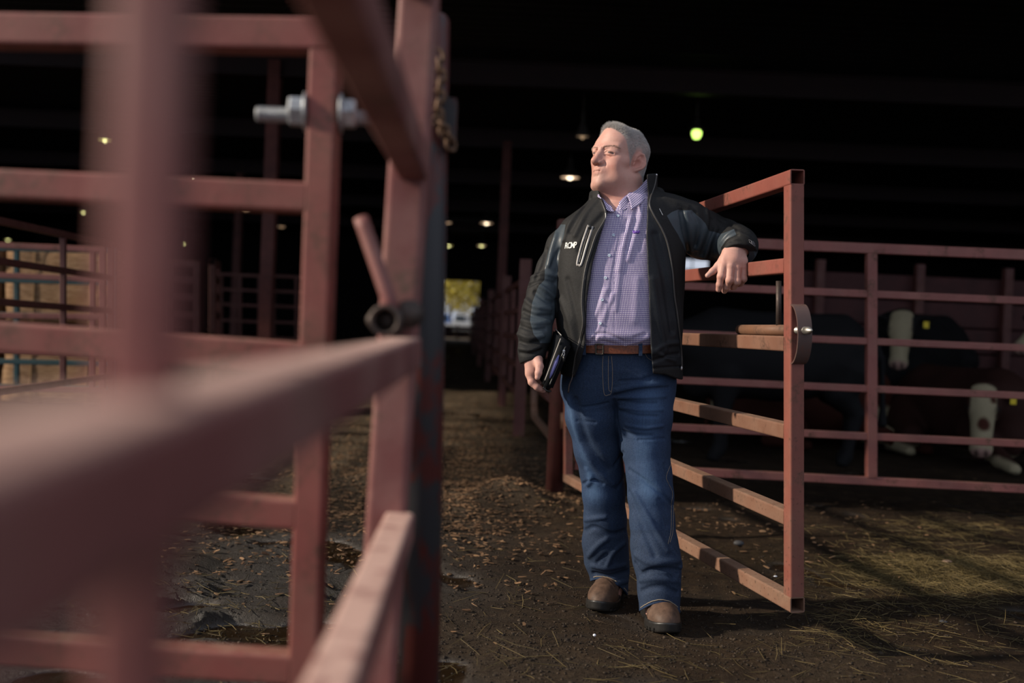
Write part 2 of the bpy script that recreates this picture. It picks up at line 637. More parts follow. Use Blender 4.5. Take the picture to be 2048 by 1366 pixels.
# ground: dark wet manure and earth
def ground_mat():
    k = NT('barnyard earth')
    v = k.coord()
    n1 = k.noise(1.1, 6, 0.62, v, 0.4)
    n2 = k.noise(14, 8, 0.72, v)
    n3 = k.noise(60, 6, 0.75, v)
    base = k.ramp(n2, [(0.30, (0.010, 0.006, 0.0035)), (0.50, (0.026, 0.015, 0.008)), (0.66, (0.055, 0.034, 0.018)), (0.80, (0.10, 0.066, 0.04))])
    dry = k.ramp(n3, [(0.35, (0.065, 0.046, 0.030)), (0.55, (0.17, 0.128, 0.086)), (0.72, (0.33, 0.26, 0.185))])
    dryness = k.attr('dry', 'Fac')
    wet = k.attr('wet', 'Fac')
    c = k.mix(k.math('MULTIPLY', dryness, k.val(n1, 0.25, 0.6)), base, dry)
    c = k.mix(k.math('MULTIPLY', wet, 0.75), c, (0.008, 0.0055, 0.004))
    n4 = k.noise(190, 4, 0.7, v)
    c = k.mix(k.math('MULTIPLY', k.attr('hay', 'Fac'), k.val(n3, 0.36, 0.62)), c, (0.085, 0.066, 0.024))
    c = k.mix(k.math('MULTIPLY', k.attr('pud', 'Fac'), 0.9), c, (0.016, 0.009, 0.004))
    h = k.math('MULTIPLY', k.math('ADD', k.math('ADD', k.math('MULTIPLY', n2, 0.7), k.math('MULTIPLY', n3, 0.4)), k.math('MULTIPLY', n4, 0.12)), k.math('SUBTRACT', 1.0, k.attr('pud', 'Fac')))
    k.bump(h, 1.0, 0.05)
    r = k.math('SUBTRACT', 0.85, k.math('MULTIPLY', wet, k.ramp(n2, [(0.35, (0.52,) * 3), (0.62, (0.26,) * 3)])))
    r = k.math('SUBTRACT', r, k.math('MULTIPLY', k.attr('pud', 'Fac'), 0.25))
    return k.set(color=c, rough=r, spec=k.math('ADD', 0.12, k.math('MULTIPLY', wet, 0.45)))
mat_ground = ground_mat()

def litter_mat(name, a, b, rough=0.7):
    k = NT(name)
    t = k.attr('tone', 'Fac')
    return k.set(color=k.mix(t, a, b), rough=rough, spec=0.3)
mat_straw = litter_mat('straw', (0.048, 0.034, 0.012), (0.21, 0.155, 0.062))
mat_chip = litter_mat('wood chips', (0.06, 0.03, 0.015), (0.32, 0.19, 0.10))
mat_leaf_y = litter_mat('yellow autumn leaves', (0.22, 0.17, 0.02), (0.48, 0.40, 0.06))

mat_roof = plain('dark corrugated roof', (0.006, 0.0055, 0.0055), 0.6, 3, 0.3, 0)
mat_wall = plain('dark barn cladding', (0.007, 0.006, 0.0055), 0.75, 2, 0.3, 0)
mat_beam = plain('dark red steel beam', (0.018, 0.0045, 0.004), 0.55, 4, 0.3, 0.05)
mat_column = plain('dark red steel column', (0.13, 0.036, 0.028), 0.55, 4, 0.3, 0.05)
mat_redboard = plain('dull red boards', (0.060, 0.017, 0.016), 0.7, 4, 0.3, 0.2)
# ------------------------------------------------------------------ the barn
def structure(o):
    o['kind'] = 'structure'
    return o

def puddle(x, y):
    p = np.stack([x, y, np.zeros_like(x)], 1)
    f = smooth_noise(p, 7.5, 91) + 0.4 * smooth_noise(p, 19, 92)
    z = np.exp(-((x + 0.75) / 0.75) ** 2 - ((y - 3.1) / 0.75) ** 2)
    return 1 / (1 + np.exp(-(f * 1.2 + z * 1.6 - 1.45) * 14))

# ground: one uneven sheet, fine near the gates and coarse far away
def ground_h(x, y):
    p = np.stack([x, y, np.zeros_like(x)], 1)
    near = np.exp(-np.maximum(np.hypot(x, y - 4) - 4, 0) / 6)
    h = 0.010 * smooth_noise(p, 2.6, 3) + 0.008 * smooth_noise(p, 9, 4) + 0.006 * smooth_noise(p, 23, 5) + 0.0045 * smooth_noise(p, 48, 6)
    h = h * (0.35 + 0.65 * near)
    # churned ridge of litter at the mouth of the alley
    h += 0.12 * np.exp(-((x - 0.15) / 0.42) ** 2 - ((y - 5.75) / 0.38) ** 2) * (1 + 0.45 * smooth_noise(p, 12, 8))
    h += 0.06 * np.exp(-((x + 0.55) / 0.8) ** 2 - ((y - 6.3) / 0.35) ** 2) * (1 + 0.5 * smooth_noise(p, 10, 9))
    # trodden mud and hoof pits on the left
    m = 1 / (1 + np.exp((x + 0.25) * 5)) * np.exp(-np.maximum(y - 4.2, 0) * 1.2)
    h += m * (0.022 * smooth_noise(p, 15, 12) + 0.014 * smooth_noise(p, 37, 13))
    # shallow puddles in the mud
    pd = puddle(x, y)
    h = h * (1 - pd) - 0.012 * pd
    # level under the boots and the far yard
    for bx, by in ((0.33, 3.85), (0.53, 3.58)):
        h *= 1 - np.exp(-(((x - bx) / 0.2) ** 2 + ((y - by) / 0.24) ** 2))
    return h

def dens(a, b, c, step, far_step_gain):
    out = [0.0]; s = step
    while out[-1] < b - c:
        s = step if out[-1] < a else s * far_step_gain
        out.append(out[-1] + s)
    return np.array(out) + c

gx_r = dens(4.6, 60, 0.0, 0.026, 1.12)
gx = np.concatenate([-gx_r[:0:-1], gx_r])
gy = np.concatenate([np.linspace(-14, 0.9, 18)[:-1], dens(7.2, 110, 0.9, 0.026, 1.07)])
GX, GY = np.meshgrid(gx, gy, indexing='ij')
fx, fy = GX.ravel(), GY.ravel()
gz = ground_h(fx, fy)
NX, NY = GX.shape
idx = np.arange(NX * NY).reshape(NX, NY)
gq = np.stack([idx[:-1, :-1], idx[1:, :-1], idx[1:, 1:], idx[:-1, 1:]], -1).reshape(-1, 4)
wetv = 1 / (1 + np.exp((fx + 0.15 + 0.25 * smooth_noise(np.stack([fx, fy, fx * 0], 1), 3, 21)) * 6)) * np.exp(-np.maximum(fy - 4.0, 0) * 1.3)
wetv = np.clip(wetv * 1.25 * (0.75 + 0.5 * smooth_noise(np.stack([fx, fy, fx * 0], 1), 6, 22)), 0, 1)
wetv = np.clip(wetv + 0.5 * np.clip(-gz * 60, 0, 1) * np.exp(-np.maximum(np.abs(fx) - 2, 0)) * np.exp(-np.maximum(fy - 3.3, 0) * 2), 0, 1)
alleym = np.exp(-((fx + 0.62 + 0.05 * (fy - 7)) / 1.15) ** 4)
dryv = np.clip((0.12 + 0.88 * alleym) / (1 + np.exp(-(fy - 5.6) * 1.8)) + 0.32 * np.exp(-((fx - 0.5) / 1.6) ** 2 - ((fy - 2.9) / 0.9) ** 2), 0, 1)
pudv = puddle(fx, fy)
wetv = np.clip(wetv * 1.3 + pudv, 0, 1)
hay = np.clip(np.exp(-((fx - 2.15) / 0.75) ** 2 - ((fy - 4.55) / 0.42) ** 2) * (1.0 + 0.7 * smooth_noise(np.stack([fx, fy, fx * 0], 1), 8, 55)), 0, 1)
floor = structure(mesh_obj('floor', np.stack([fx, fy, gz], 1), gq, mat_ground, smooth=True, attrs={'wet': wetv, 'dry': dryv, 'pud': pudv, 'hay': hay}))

AX = nrm([-0.047, 1.0, 0.0])          # the alley runs this way
SX = np.array([AX[1], -AX[0], 0.0])

Y0, Y1 = 4.7, 62.0
# corrugated roof
rv, rf = [], []
ys = np.arange(Y0, Y1 + 0.3, 0.3)
prof = []
for i, y in enumerate(ys):
    prof += [(y, 0.0), (y + 0.07, 0.0), (y + 0.11, -0.05), (y + 0.19, -0.05), (y + 0.23, 0.0)]
YS = 14.0                            # unseen left notch in the roof before this line, shaped to let sun reach the bales
for y, dz in prof:
    z = 5.15 + 0.02 * (y - Y0) + dz
    rv += [(-30 if y > YS else -11, y, z), (34, y, z)]
for i in range(len(prof) - 1):
    rf.append((2 * i, 2 * i + 1, 2 * i + 3, 2 * i + 2))
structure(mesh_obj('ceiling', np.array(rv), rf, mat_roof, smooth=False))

def wall(name, a, b, z0, z1, holes=(), th=0.2):
    """straight clad wall from a to b (plan points) with rectangular holes (u0, u1, z0, z1)"""
    a = np.array([*a, 0.0]); b = np.array([*b, 0.0])
    L = np.linalg.norm(b - a); ax = (b - a) / L; n = np.array([-ax[1], ax[0], 0])
    us = sorted({0.0, L, *[h[0] for h in holes], *[h[1] for h in holes]})
    zs = sorted({z0, z1, *[h[2] for h in holes], *[h[3] for h in holes]})
    mb = MB()
    for u0, u1 in zip(us[:-1], us[1:]):
        for w0, w1 in zip(zs[:-1], zs[1:]):
            um, wm = (u0 + u1) / 2, (w0 + w1) / 2
            if any(h[0] < um < h[1] and h[2] < wm < h[3] for h in holes): continue
            c = a + ax * um + np.array([0, 0, wm])
            mb.add(*box(c, u1 - u0, th, w1 - w0, ax, n, (0, 0, 1)))
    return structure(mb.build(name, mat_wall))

# the far doorway sits at the end of the alley, a daylight opening high on the right
dc = CAM + AX * 0
dW0 = P(842, 600, Y1 / 1.0)[0]; dW1 = P(958, 600, Y1)[0]
zt = P(920, 562, Y1)[2]
wx0, wx1 = P(1352, 528, Y1)[0], P(1416, 528, Y1)[0]
wz0, wz1 = P(1390, 540, Y1)[2], P(1390, 519, Y1)[2]
wall('wall_back', (-30, Y1), (34, Y1), 0, 7.0, holes=((dW0 + 30, dW1 + 30, 0.0, zt), (wx0 + 30, wx1 + 30, wz0, wz1)))
wall('wall_left', (-30, YS), (-30, Y1), 0, 7.0)
wall('wall_right', (34, Y1), (34, Y0 + 3), 0, 7.0)
# frame and glass of the daylight opening
mb = MB()
for u in (wx0, (wx0 + wx1) / 2, wx1):
    mb.add(*box((u, Y1 - 0.05, (wz0 + wz1) / 2), 0.06, 0.12, wz1 - wz0 + 0.06))
for z in (wz0, wz1):
    mb.add(*box(((wx0 + wx1) / 2, Y1 - 0.05, z), wx1 - wx0, 0.12, 0.06))
structure(mb.build('window_1', mat_wall))

# roof beams across the barn and the steel columns that carry them
for i, (yb, zb) in enumerate(((9.5, 5.0), (15.5, 5.12), (21.5, 5.24), (28.0, 5.36), (36.0, 5.5), (46.0, 5.7))):
    mb = MB()
    x0b = -29.5 if yb > YS else -10.8
    a, b = np.array([x0b, yb, zb]), np.array([33.5, yb, zb])
    for dz, hh in ((0.0, 0.018), (-0.36, 0.018)):
        mb.add(*box(((x0b + 33.5) / 2, yb, zb + dz), 33.5 - x0b, 0.2, hh))
    mb.add(*box(((x0b + 33.5) / 2, yb, zb - 0.18), 33.5 - x0b, 0.014, 0.36))
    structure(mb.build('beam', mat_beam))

def i_column(x, y, top, w=0.17):
    mb = MB()
    mb.add(*box((x, y - w / 2, top / 2), w, 0.014, top)).add(*box((x, y + w / 2, top / 2), w, 0.014, top)).add(*box((x, y, top / 2), 0.012, w, top))
    mb.add(*box((x, y, 0.01), w * 1.6, w * 1.6, 0.02))
    return structure(mb.build('column', mat_column))
def col_at(px, d, w=0.17):
    g = P(px, 640, d)
    return i_column(g[0], g[1], 5.0, w)
col_at(532, 15.5, 0.19)
col_at(1000, 21.5, 0.19)
col_at(470, 28.0, 0.2)
col_at(1003, 36.0, 0.2)

# ------------------------------------------------------------------ yard beyond the far doorway
mat_bark = plain('tree bark', (0.08, 0.06, 0.045), 0.9, 8, 0.4, 0.5)
mat_white_paint = plain('white vehicle paint', (0.75, 0.78, 0.82), 0.3, 5, 0.03, 0)
mat_blue_paint = plain('blue vehicle paint', (0.10, 0.22, 0.50), 0.3, 5, 0.05, 0)
mat_glass_dark = plain('vehicle glass', (0.05, 0.07, 0.09), 0.08, 5, 0.1, 0, 0.6)
mat_tyre = plain('tyre rubber', (0.012, 0.012, 0.012), 0.8, 30, 0.2, 0.2)

def leafy(name, label, x, y, h, r, n, trunk_h):
    t = thing(name, label, 'tree', (x, y, 0))
    mb = MB(); r_ = random.Random(int(x * 13 + y))
    mb.add(*tube_path(spline([(x, y, 0), (x + 0.1, y, trunk_h), (x - 0.1, y + 0.1, h * 0.75)], 10), np.linspace(0.22, 0.06, 10), 10))
    for k in range(9):
        a = r_.random() * 6.28; z0 = trunk_h + r_.random() * (h - trunk_h) * 0.6
        mb.add(*tube_path(spline([(x, y, z0), (x + math.cos(a) * r * 0.45, y + math.sin(a) * r * 0.45, z0 + 0.6), (x + math.cos(a) * r * 0.8, y + math.sin(a) * r * 0.8, z0 + 1.1)], 7), np.linspace(0.07, 0.02, 7), 6))
    mb.build('trunk', mat_bark, t, True)
    V, F, T = [], [], []
    g = np.random.default_rng(int(abs(x) * 7 + y))
    for i in range(n):
        while True:
            q = g.uniform(-1, 1, 3)
            if 0.3 < np.linalg.norm(q) < 1: break
        c = np.array([x, y, trunk_h + (h - trunk_h) / 2]) + q * np.array([r, r, (h - trunk_h) / 2 * 1.1])
        u = nrm(g.normal(size=3)); w = nrm(np.cross(u, g.normal(size=3))); s = g.uniform(0.10, 0.2)
        V += [c - u * s, c + w * s * 0.5, c + u * s, c - w * s * 0.5]
        F.append((4 * i, 4 * i + 1, 4 * i + 2, 4 * i + 3)); T += [g.random()] * 4
    mesh_obj('foliage', np.array(V), F, mat_leaf_y, t, False, attrs={'tone': np.array(T)})

dx = (dW0 + dW1) / 2
leafy('autumn_tree', 'yellow leaved tree seen through the far doorway, on its right side', dx + 1.2, 84, 8.5, 3.9, 7000, 1.9)
leafy('autumn_tree', 'yellow green tree seen through the far doorway, on its left side', dx - 2.2, 97, 9.5, 4.2, 7000, 2.1)

def pickup(name, label, x, y, paint, L=5.2, hgt=1.8):
    t = thing(name, label, 'vehicle', (x, y, 0))
    mb = MB()
    mb.add(*box((x, y, 0.75), L, 1.9, 0.55))
    V, F = box((x - L * 0.05, y, 1.35), L * 0.42, 1.75, 0.7)
    V[:, 0] = np.where(V[:, 2] > 1.3, x - L * 0.05 + (V[:, 0] - x + L * 0.05) * 0.78, V[:, 0])
    mb.add(V, F)
    mb.add(*box((x + L * 0.34, y, 1.1), L * 0.3, 1.85, 0.25))
    mb.build('body', paint, t)
    mb = MB()
    for sx in (-0.105, 0.085):
        mb.add(*box((x - L * 0.05 + L * sx, y - 0.885, 1.38), L * 0.13, 0.04, 0.38))
    mb.build('window', mat_glass_dark, t)
    for sx in (-0.32, 0.32):
        for sy in (-0.85, 0.85):
            wv = lathe((x + L * sx, y + sy - 0.12, 0.38), (0, 1, 0), [(0, 0.2), (0, 0.36), (0.05, 0.38), (0.2, 0.38), (0.24, 0.36), (0.24, 0.2)], 20)
            mesh_obj('wheel', wv[0], wv[1], mat_tyre, t, False)
pickup('pickup_truck', 'white pickup truck parked outside the far doorway', dx + 1.1, 70, mat_white_paint)
pickup('pickup_truck', 'blue and white pickup truck parked far behind the white one', dx - 1.6, 76, mat_blue_paint)

# low dark barrier across the far doorway
mb = MB()
for z in (0.25, 0.5, 0.75):
    mb.add(*box((dx, Y1 - 0.5, z), dW1 - dW0, 0.05, 0.23))
for u in np.linspace(dW0 + 0.1, dW1 - 0.1, 4):
    mb.add(*box((u, Y1 - 0.44, 0.48), 0.1, 0.08, 0.96))
tag(mb.build('plank_barrier', mat_redboard), 'low dark plank barrier across the foot of the far doorway', 'barrier')

# ------------------------------------------------------------------ hanging lamps
mat_lampshell = plain('lamp shell', (0.05, 0.045, 0.04), 0.5, 10, 0.2, 0)
mat_lampin_warm = emit('lit warm reflector', (1.0, 0.66, 0.42), 1.15)
mat_bulb_warm = emit('lit warm bulb', (1.0, 0.80, 0.55), 5.0)
mat_lampin_yel = emit('lit yellow reflector', (0.85, 0.72, 0.25), 0.85)
mat_bulb_yel = emit('lit yellow bulb', (1.0, 0.95, 0.40), 3.5)
mat_bulb_green = emit('lit green bulb', (0.62, 1.0, 0.18), 2.6)
mat_lampin_dim = emit('dim reflector', (0.8, 0.55, 0.34), 0.22)
mat_bulb_dim = emit('dim bulb', (0.9, 0.6, 0.35), 0.4)

def lamp(px, py, d, label, inner, bulb, dia=0.42, exposed=False):
    c = P(px, py, d)
    t = thing('pendant_lamp', label, 'lamp', (c[0], c[1], c[2]), 'lamps hanging from the barn roof')
    R = dia / 2
    if not exposed:
        V, F = lathe(c, (0, 0, 1), [(0, R), (0.03, R * 0.98), (0.12, R * 0.80), (0.22, R * 0.42), (0.26, R * 0.28), (0.44, R * 0.26), (0.46, 0.02)], 24)
        mesh_obj('shade', V, F[:-2] + F[-1:], mat_lampshell, t, True)
        V, F = lathe(c + [0, 0, 0.012], (0, 0, 1), [(0, R * 0.95), (0.10, R * 0.78), (0.17, R * 0.40), (0.18, 0.0)], 24)
        mesh_obj('reflector', V, [tuple(reversed(f)) for f in F[1:]], inner, t, True)
        V, F = ball(c + [0, 0, 0.05], (R * 0.38, R * 0.38, 0.09), 14, 8)
        mesh_obj('bulb', V, F, bulb, t, True)
        z1 = 0.44
    else:
        V, F = lathe(c + [0, 0, -0.09], (0, 0, 1), [(0.02, 0.02), (0.03, 0.05), (0.08, R * 0.9), (0.13, R), (0.17, R * 0.7)], 18)
        mesh_obj('bulb', V, F, bulb, t, True)
        V, F = lathe(c + [0, 0, 0.08], (0, 0, 1), [(0, R * 1.5), (0.03, R * 1.45), (0.06, R * 0.6), (0.18, R * 0.5)], 18)
        mesh_obj('shade', V, F, mat_lampshell, t, True)
        z1 = 0.2
    zr = 5.15 + 0.02 * (c[1] - Y0)
    V, F = cyl(c + [0, 0, z1], (c[0], c[1], zr), 0.016, n=8)
    mesh_obj('conduit', V, F, mat_lampshell, t, True)
    return t

lamp(1140, 356, 22.5, 'large glowing warm dome lamp beside the man\'s forehead', mat_lampin_warm, mat_bulb_warm, 0.43)
lamp(1165, 274, 17.3, 'faint unlit looking dome lamp above the large glowing one, left of the man\'s hair', mat_lampin_dim, mat_bulb_dim, 0.23)
lamp(1393, 270, 17.0, 'bare green yellow bulb lamp hanging alone right of the man\'s head', None, mat_bulb_green, 0.17, True)
lamp(973, 447, 33.0, 'upper warm dome lamp over the alley, above the far doorway', mat_lampin_warm, mat_bulb_warm)
lamp(963, 492, 43.0, 'smaller warm dome lamp hanging just above the far doorway', mat_lampin_warm, mat_bulb_yel)
lamp(897, 492, 43.0, 'yellow dome lamp peeping out beside the round steel post', mat_lampin_yel, mat_bulb_yel)
lamp(891, 446, 33.0, 'tiny pinkish lamp at the edge of the round steel post, upper of two', mat_lampin_warm, mat_bulb_dim)
lamp(212, 281, 20.5, 'wide yellow dome lamp highest on the left, seen through the near fence', mat_lampin_yel, mat_bulb_yel, 0.30)
lamp(167, 425, 35.5, 'small yellow lamp between the second and third fence rails, left of the blurred bar', mat_lampin_yel, mat_bulb_yel, 0.26)
lamp(366, 488, 50.0, 'small yellow lamp just right of the blurred upright bar, above the far pens', mat_lampin_yel, mat_bulb_yel, 0.36)
lamp(16, 480, 53.0, 'yellow lamp at the picture\'s left edge above the straw bales', mat_lampin_yel, mat_bulb_yel, 0.42)
lamp(491, 420, 32.5, 'warm lamp just left of the tall red column, under the fence rail', mat_lampin_warm, mat_bulb_dim, 0.28)
lamp(563, 454, 38.0, 'warm lamp just right of the tall red column', mat_lampin_warm, mat_bulb_dim, 0.32)
lamp(385, 361, 27.0, 'faint tiny lamp showing above the second near fence rail', mat_lampin_dim, mat_bulb_warm, 0.13)
# ------------------------------------------------------------------ gates and fences
def rail_panel(t, A, B, w, mat, hs=None, uprights=(), up_w=None, ends=(True, True), rail_name='rail', bmat=None, inset=True, up_r=0.006):
    """A, B: rail end centres (world) at the two ends, top first. Parts: rails, end posts, uprights."""
    A = np.asarray(A, float); B = np.asarray(B, float)
    n = len(A)
    up = nrm(A[0] - A[-1])
    hs = hs or [w] * n
    ax = nrm(A.mean(0) - B.mean(0))
    for i in range(n):
        full = i in (0, n - 1)
        a = A[i] if full else A[i] - ax * w * 0.95 * ends[0]
        b = B[i] if full else B[i] + ax * w * 0.95 * ends[1]
        V, F = sq_tube(a, b, w, hs[i], up, r=up_r)
        mesh_obj(rail_name, V, F, (bmat if bmat is not None and i >= 2 else mat), t, False)
    for k, E in enumerate((A, B)):
        if not ends[k]: continue
        s = -ax if k == 0 else ax
        top = E[0] + s * w * 0.5; bot = E[-1] + s * w * 0.5
        u = nrm(top - bot)
        V, F = sq_tube(top - u * hs[0] / 2, bot + u * hs[-1] / 2, w, w, ax, hollow=False, r=up_r)
        mesh_obj('end_post', V, F, mat, t, False)
    for f in uprights:
        top = A[0] * f + B[0] * (1 - f); bot = A[-1] * f + B[-1] * (1 - f)
        u = nrm(top - bot)
        q = up_w or w
        # standing between the top and bottom rails, welded flush across the others
        V, F = sq_tube(top - u * hs[0] / 2, bot + u * hs[-1] / 2, q, q * 0.96, np.cross(ax, u), hollow=False, r=up_r)
        mesh_obj('upright', V, F, mat, t, False)
    return up, ax

def pxs(x, ys, d):
    return [P(x, y, d) for y in ys]

# the open gate the man leans on
NEAR_D, FAR_D = 3.25, 6.2
A = [P(1595, y, NEAR_D) for y in (354, 530, 688, 866, 1040, 1210)]
B = [P(1134, y, FAR_D) for y in (512, 576, 667, 757, 842, 955)]
g = thing('pen_gate', 'open red steel gate the man leans his arm on, free end toward us', 'gate', ((A[-1] + B[-1]) / 2 * [1, 1, 0]))
GUP, GAX = rail_panel(g, A, B, 0.0508, mat_gate, uprights=(0.36,), up_w=0.040, bmat=mat_gate_muddy)
# slide latch on the third rail
GN = np.cross(GAX, GUP)
tip = A[2] + GUP * (0.0254 + 0.019) - GAX * 0.0
lp = tip - GAX * 0.046
mesh_obj('latch_barrel', *pipe(lp - GAX * 0.40, lp + GAX * 0.0, 0.0185, 0.004), mat_rust, g, True)
mb = MB()
mb.add(*cyl(lp - GAX * 0.37, lp + GAX * 0.10, 0.0125, n=18))
mb.add(*lathe(lp + GAX * 0.10, GAX, [(0, 0.0125), (0.022, 0.0125), (0.040, 0.004), (0.042, 0.0)], 18))
mb.build('latch_bolt', mat_tip, g, True)
hb = lp - GAX * 0.088 + GUP * 0.012
mesh_obj('latch_handle', *cyl(hb, hb + GUP * 0.155, 0.0095, n=16), mat_darksteel, g, True, label='short upright steel rod handle')
# bowed guard strap round the latch tip
arc = []
for k in range(41):
    a = math.pi * (k / 40 - 0.5)
    arc.append((0.052 * math.cos(a), 0.098 * math.sin(a)))
c0 = A[2] + GUP * 0.032
V, F = [], []
th = 0.005
for k, (o, u) in enumerate(arc):
    n_ = nrm(GAX * math.cos(math.pi * (k / 40 - 0.5)) / 0.052 + GUP * math.sin(math.pi * (k / 40 - 0.5)) / 0.098)
    for s in (-1, 1):
        V += [c0 + GAX * o + GUP * u + GN * s * 0.0245, c0 + GAX * o + GUP * u + GN * s * 0.0245 - n_ * th]
for k in range(40):
    q = 4 * k
    F += [(q, q + 4, q + 6, q + 2), (q + 1, q + 3, q + 7, q + 5), (q, q + 1, q + 5, q + 4), (q + 2, q + 6, q + 7, q + 3)]
mesh_obj('latch_guard', np.array(V), F, mat_strap, g, False, label='bowed brown steel strap round the latch tip')
# small weld lump on the third rail and hinge at the far end
mesh_obj('weld_stub', *ball(A[2] * 0.42 + B[2] * 0.58 + GUP * 0.028, (0.028, 0.04, 0.016), 12, 8), mat_rust, g, True)
for i in (1, 4):
    e = B[i] + GAX * 0.02
    V, F = lathe(B[i] - GAX * 0.03 - GUP * 0.05, GUP, [(0, 0.02), (0, 0.036), (0.1, 0.036), (0.1, 0.02)], 18)
    mesh_obj('hinge', V, F, mat_rust, g, True)

# the round post the gate hangs on
b0 = P(1116, 800, 6.27)
mb = MB().add(*lathe((b0[0], b0[1], -0.02), (0, 0, 1), [(0, 0.055), (1.75, 0.055), (1.76, 0.045), (1.76, 0.0)], 24))
tag(mb.build('gate_post', mat_dimred, None, True), 'dark round post carrying the hinges of the man\'s gate, left of his jeans', 'post')

# cattle pen fence behind the gate, facing us
FD = 6.2
A = [P(2190, y, FD) for y in (516, 608, 702, 798, 894, 985)]
B = [P(1150, y, FD + 0.02) for y in (473, 563, 658, 751, 845, 931)]
g = thing('pen_fence', 'dusty red six rail fence in front of the cattle, right of the gate', 'fence', ((A[-1] + B[-1]) / 2 * [1, 1, 0]))
rail_panel(g, A, B, 0.046, mat_pen, hs=[0.064, 0.047, 0.044, 0.045, 0.046, 0.052], uprights=(0.57,), up_w=0.062, ends=(True, True))

# fence crossing the left of the picture
ys_r = (75, 400, 719, 1029, 1336, 1650)
A = [P(684 - (y - 62) * 0.034, y, 1.72) for y in ys_r]
B = [P(-420, y, 1.765) for y in (57, 352, 645, 962, 1270, 1576)]
g = thing('side_fence', 'red six rail fence across the left, its end post carrying a galvanised bolt', 'fence', ((A[-1] + B[-1]) / 2 * [1, 1, 0]))
LUP, LAX = rail_panel(g, A, B, 0.0508, mat_lfence, hs=[0.056, 0.0508, 0.054, 0.0508, 0.0508, 0.0508], uprights=(), ends=(True, True))
bc = P(652 - 160 * 0.034, 226, 1.72)
bx = nrm(P(760, 236, 1.735) - P(512, 226, 1.715))
mb = MB()
L0 = P(514, 228, 1.715)
prof = []
for i in range(62):
    prof += [(i * 0.0034, 0.0118), (i * 0.0034 + 0.0017, 0.0135)]
mb.add(*lathe(L0, bx, [(-0.003, 0.0)] + [(-0.001, 0.010)] + prof + [(0.225, 0.0)], 20))
mesh_obj('bolt', np.concatenate(mb.v), mb.f, mat_zinc, g, False, label='galvanised threaded bolt with two nuts')
for s0, s1, r in ((-0.058, -0.032, 0.026), (0.032, 0.056, 0.026)):
    c = bc + bx * s0
    mesh_obj('nut', *lathe(c, bx, [(0, 0.0), (0, r * 0.92), (0.003, r), (s1 - s0 - 0.003, r), (s1 - s0, r * 0.92), (s1 - s0, 0.0)], 6), mat_zinc, g, False)
for s0 in (-0.032, 0.0285):
    mesh_obj('washer', *lathe(bc + bx * s0, bx, [(0, 0.0), (0, 0.034), (0.004, 0.034), (0.004, 0.0)], 28), mat_zinc, g, True)

# near gate, swung open right past the camera
gx0, gdir = -0.178, nrm([-0.032, 1.0, 0.0])
def ng(y, z):
    return np.array([gx0 - 0.032 * (y - 1.7), y, z])
zs = [1.065 + 0.567, 1.065 + 0.262, 1.065 - 0.053, 1.065 - 0.349, 1.065 - 0.65, 1.065 - 0.93]
A = [ng(1.70, z) for z in zs]
B = [ng(-1.2, z - 0.01) for z in zs]
g = thing('near_gate', 'large blurred red gate swung open right beside the camera', 'gate', (gx0, 0.3, 0))
for i, z in enumerate(zs):
    a, b = A[i], B[i]
    V, F = sq_tube(a - gdir * 0.03, b, 0.0508, 0.052, r=0.008)
    mesh_obj('rail', V, F, mat_near, g, False)
ytop = P(820, -90, 1.7)[2]
V, F = sq_tube((gx0 - 0.011 + 0.01, 1.7 + 0.0, ytop), (gx0 - 0.018 - 0.02, 1.7 + 0.0, 0.08), 0.066, 0.060, up=(0, 1, 0), r=0.009, hollow=False)
mesh_obj('end_post', V, F, mat_near, g, False)
V, F = sq_tube(ng(0.372, zs[0]) - [0.0025, 0, 0], ng(0.372, zs[-1]) - [0.0025, 0, 0], 0.026, 0.024, up=(0, 1, 0), r=0.006, hollow=False)
mesh_obj('upright', V, F, mat_near, g, False)
V, F = sq_tube(ng(-1.2, zs[0]), ng(-1.2, zs[-1]), 0.05, 0.05, up=(0, 1, 0), r=0.007, hollow=False)
mesh_obj('end_post', V, F, mat_near, g, False)
# slide latch lying on its third rail, with a lever
c = np.array([gx0 - 0.023, 1.56, zs[2] + 0.026 + 0.026])
mesh_obj('latch_barrel', *pipe(c, c + [0.0, 0.20, 0], 0.025, 0.006), mat_darksteel, g, True)
mesh_obj('latch_bolt', *cyl(c + [0, 0.03, 0], c + [0, 0.24, 0], 0.017), mat_darksteel, g, True)
lv0, lv1 = P(786, 622, 1.60), P(722, 436, 1.62)
V, F = tube_path(spline([lv0, (lv0 + lv1) / 2, lv1], 10), 0.0125, 14)
mesh_obj('latch_handle', V, F, mat_near, g, True)
mesh_obj('latch_knob', *ball(P(748, 640, 1.62), 0.013, 12, 8), mat_darksteel, g, True)
mesh_obj('latch_collar', *ball(P(818, 628, 1.62), (0.025, 0.022, 0.024), 14, 9), mat_darksteel, g, True)

# worn round post just behind it
pt, pb = P(860, 30, 1.93), P(838, 1420, 1.93)
u = nrm(pt - pb); pb2 = pb - u * (pb[2] / u[2]) - u * 0.03
Hh = np.linalg.norm(pt - pb2)
mb = MB().add(*lathe(pb2, u, [(0, 0.0385), (Hh - 0.012, 0.0385), (Hh - 0.003, 0.033), (Hh, 0.02), (Hh, 0.0)], 32))
spost = thing('steel_post', 'worn round steel post with flaking red paint, behind the near gate', 'post', pb2)
mb.build('pipe', mat_post, spost, True)
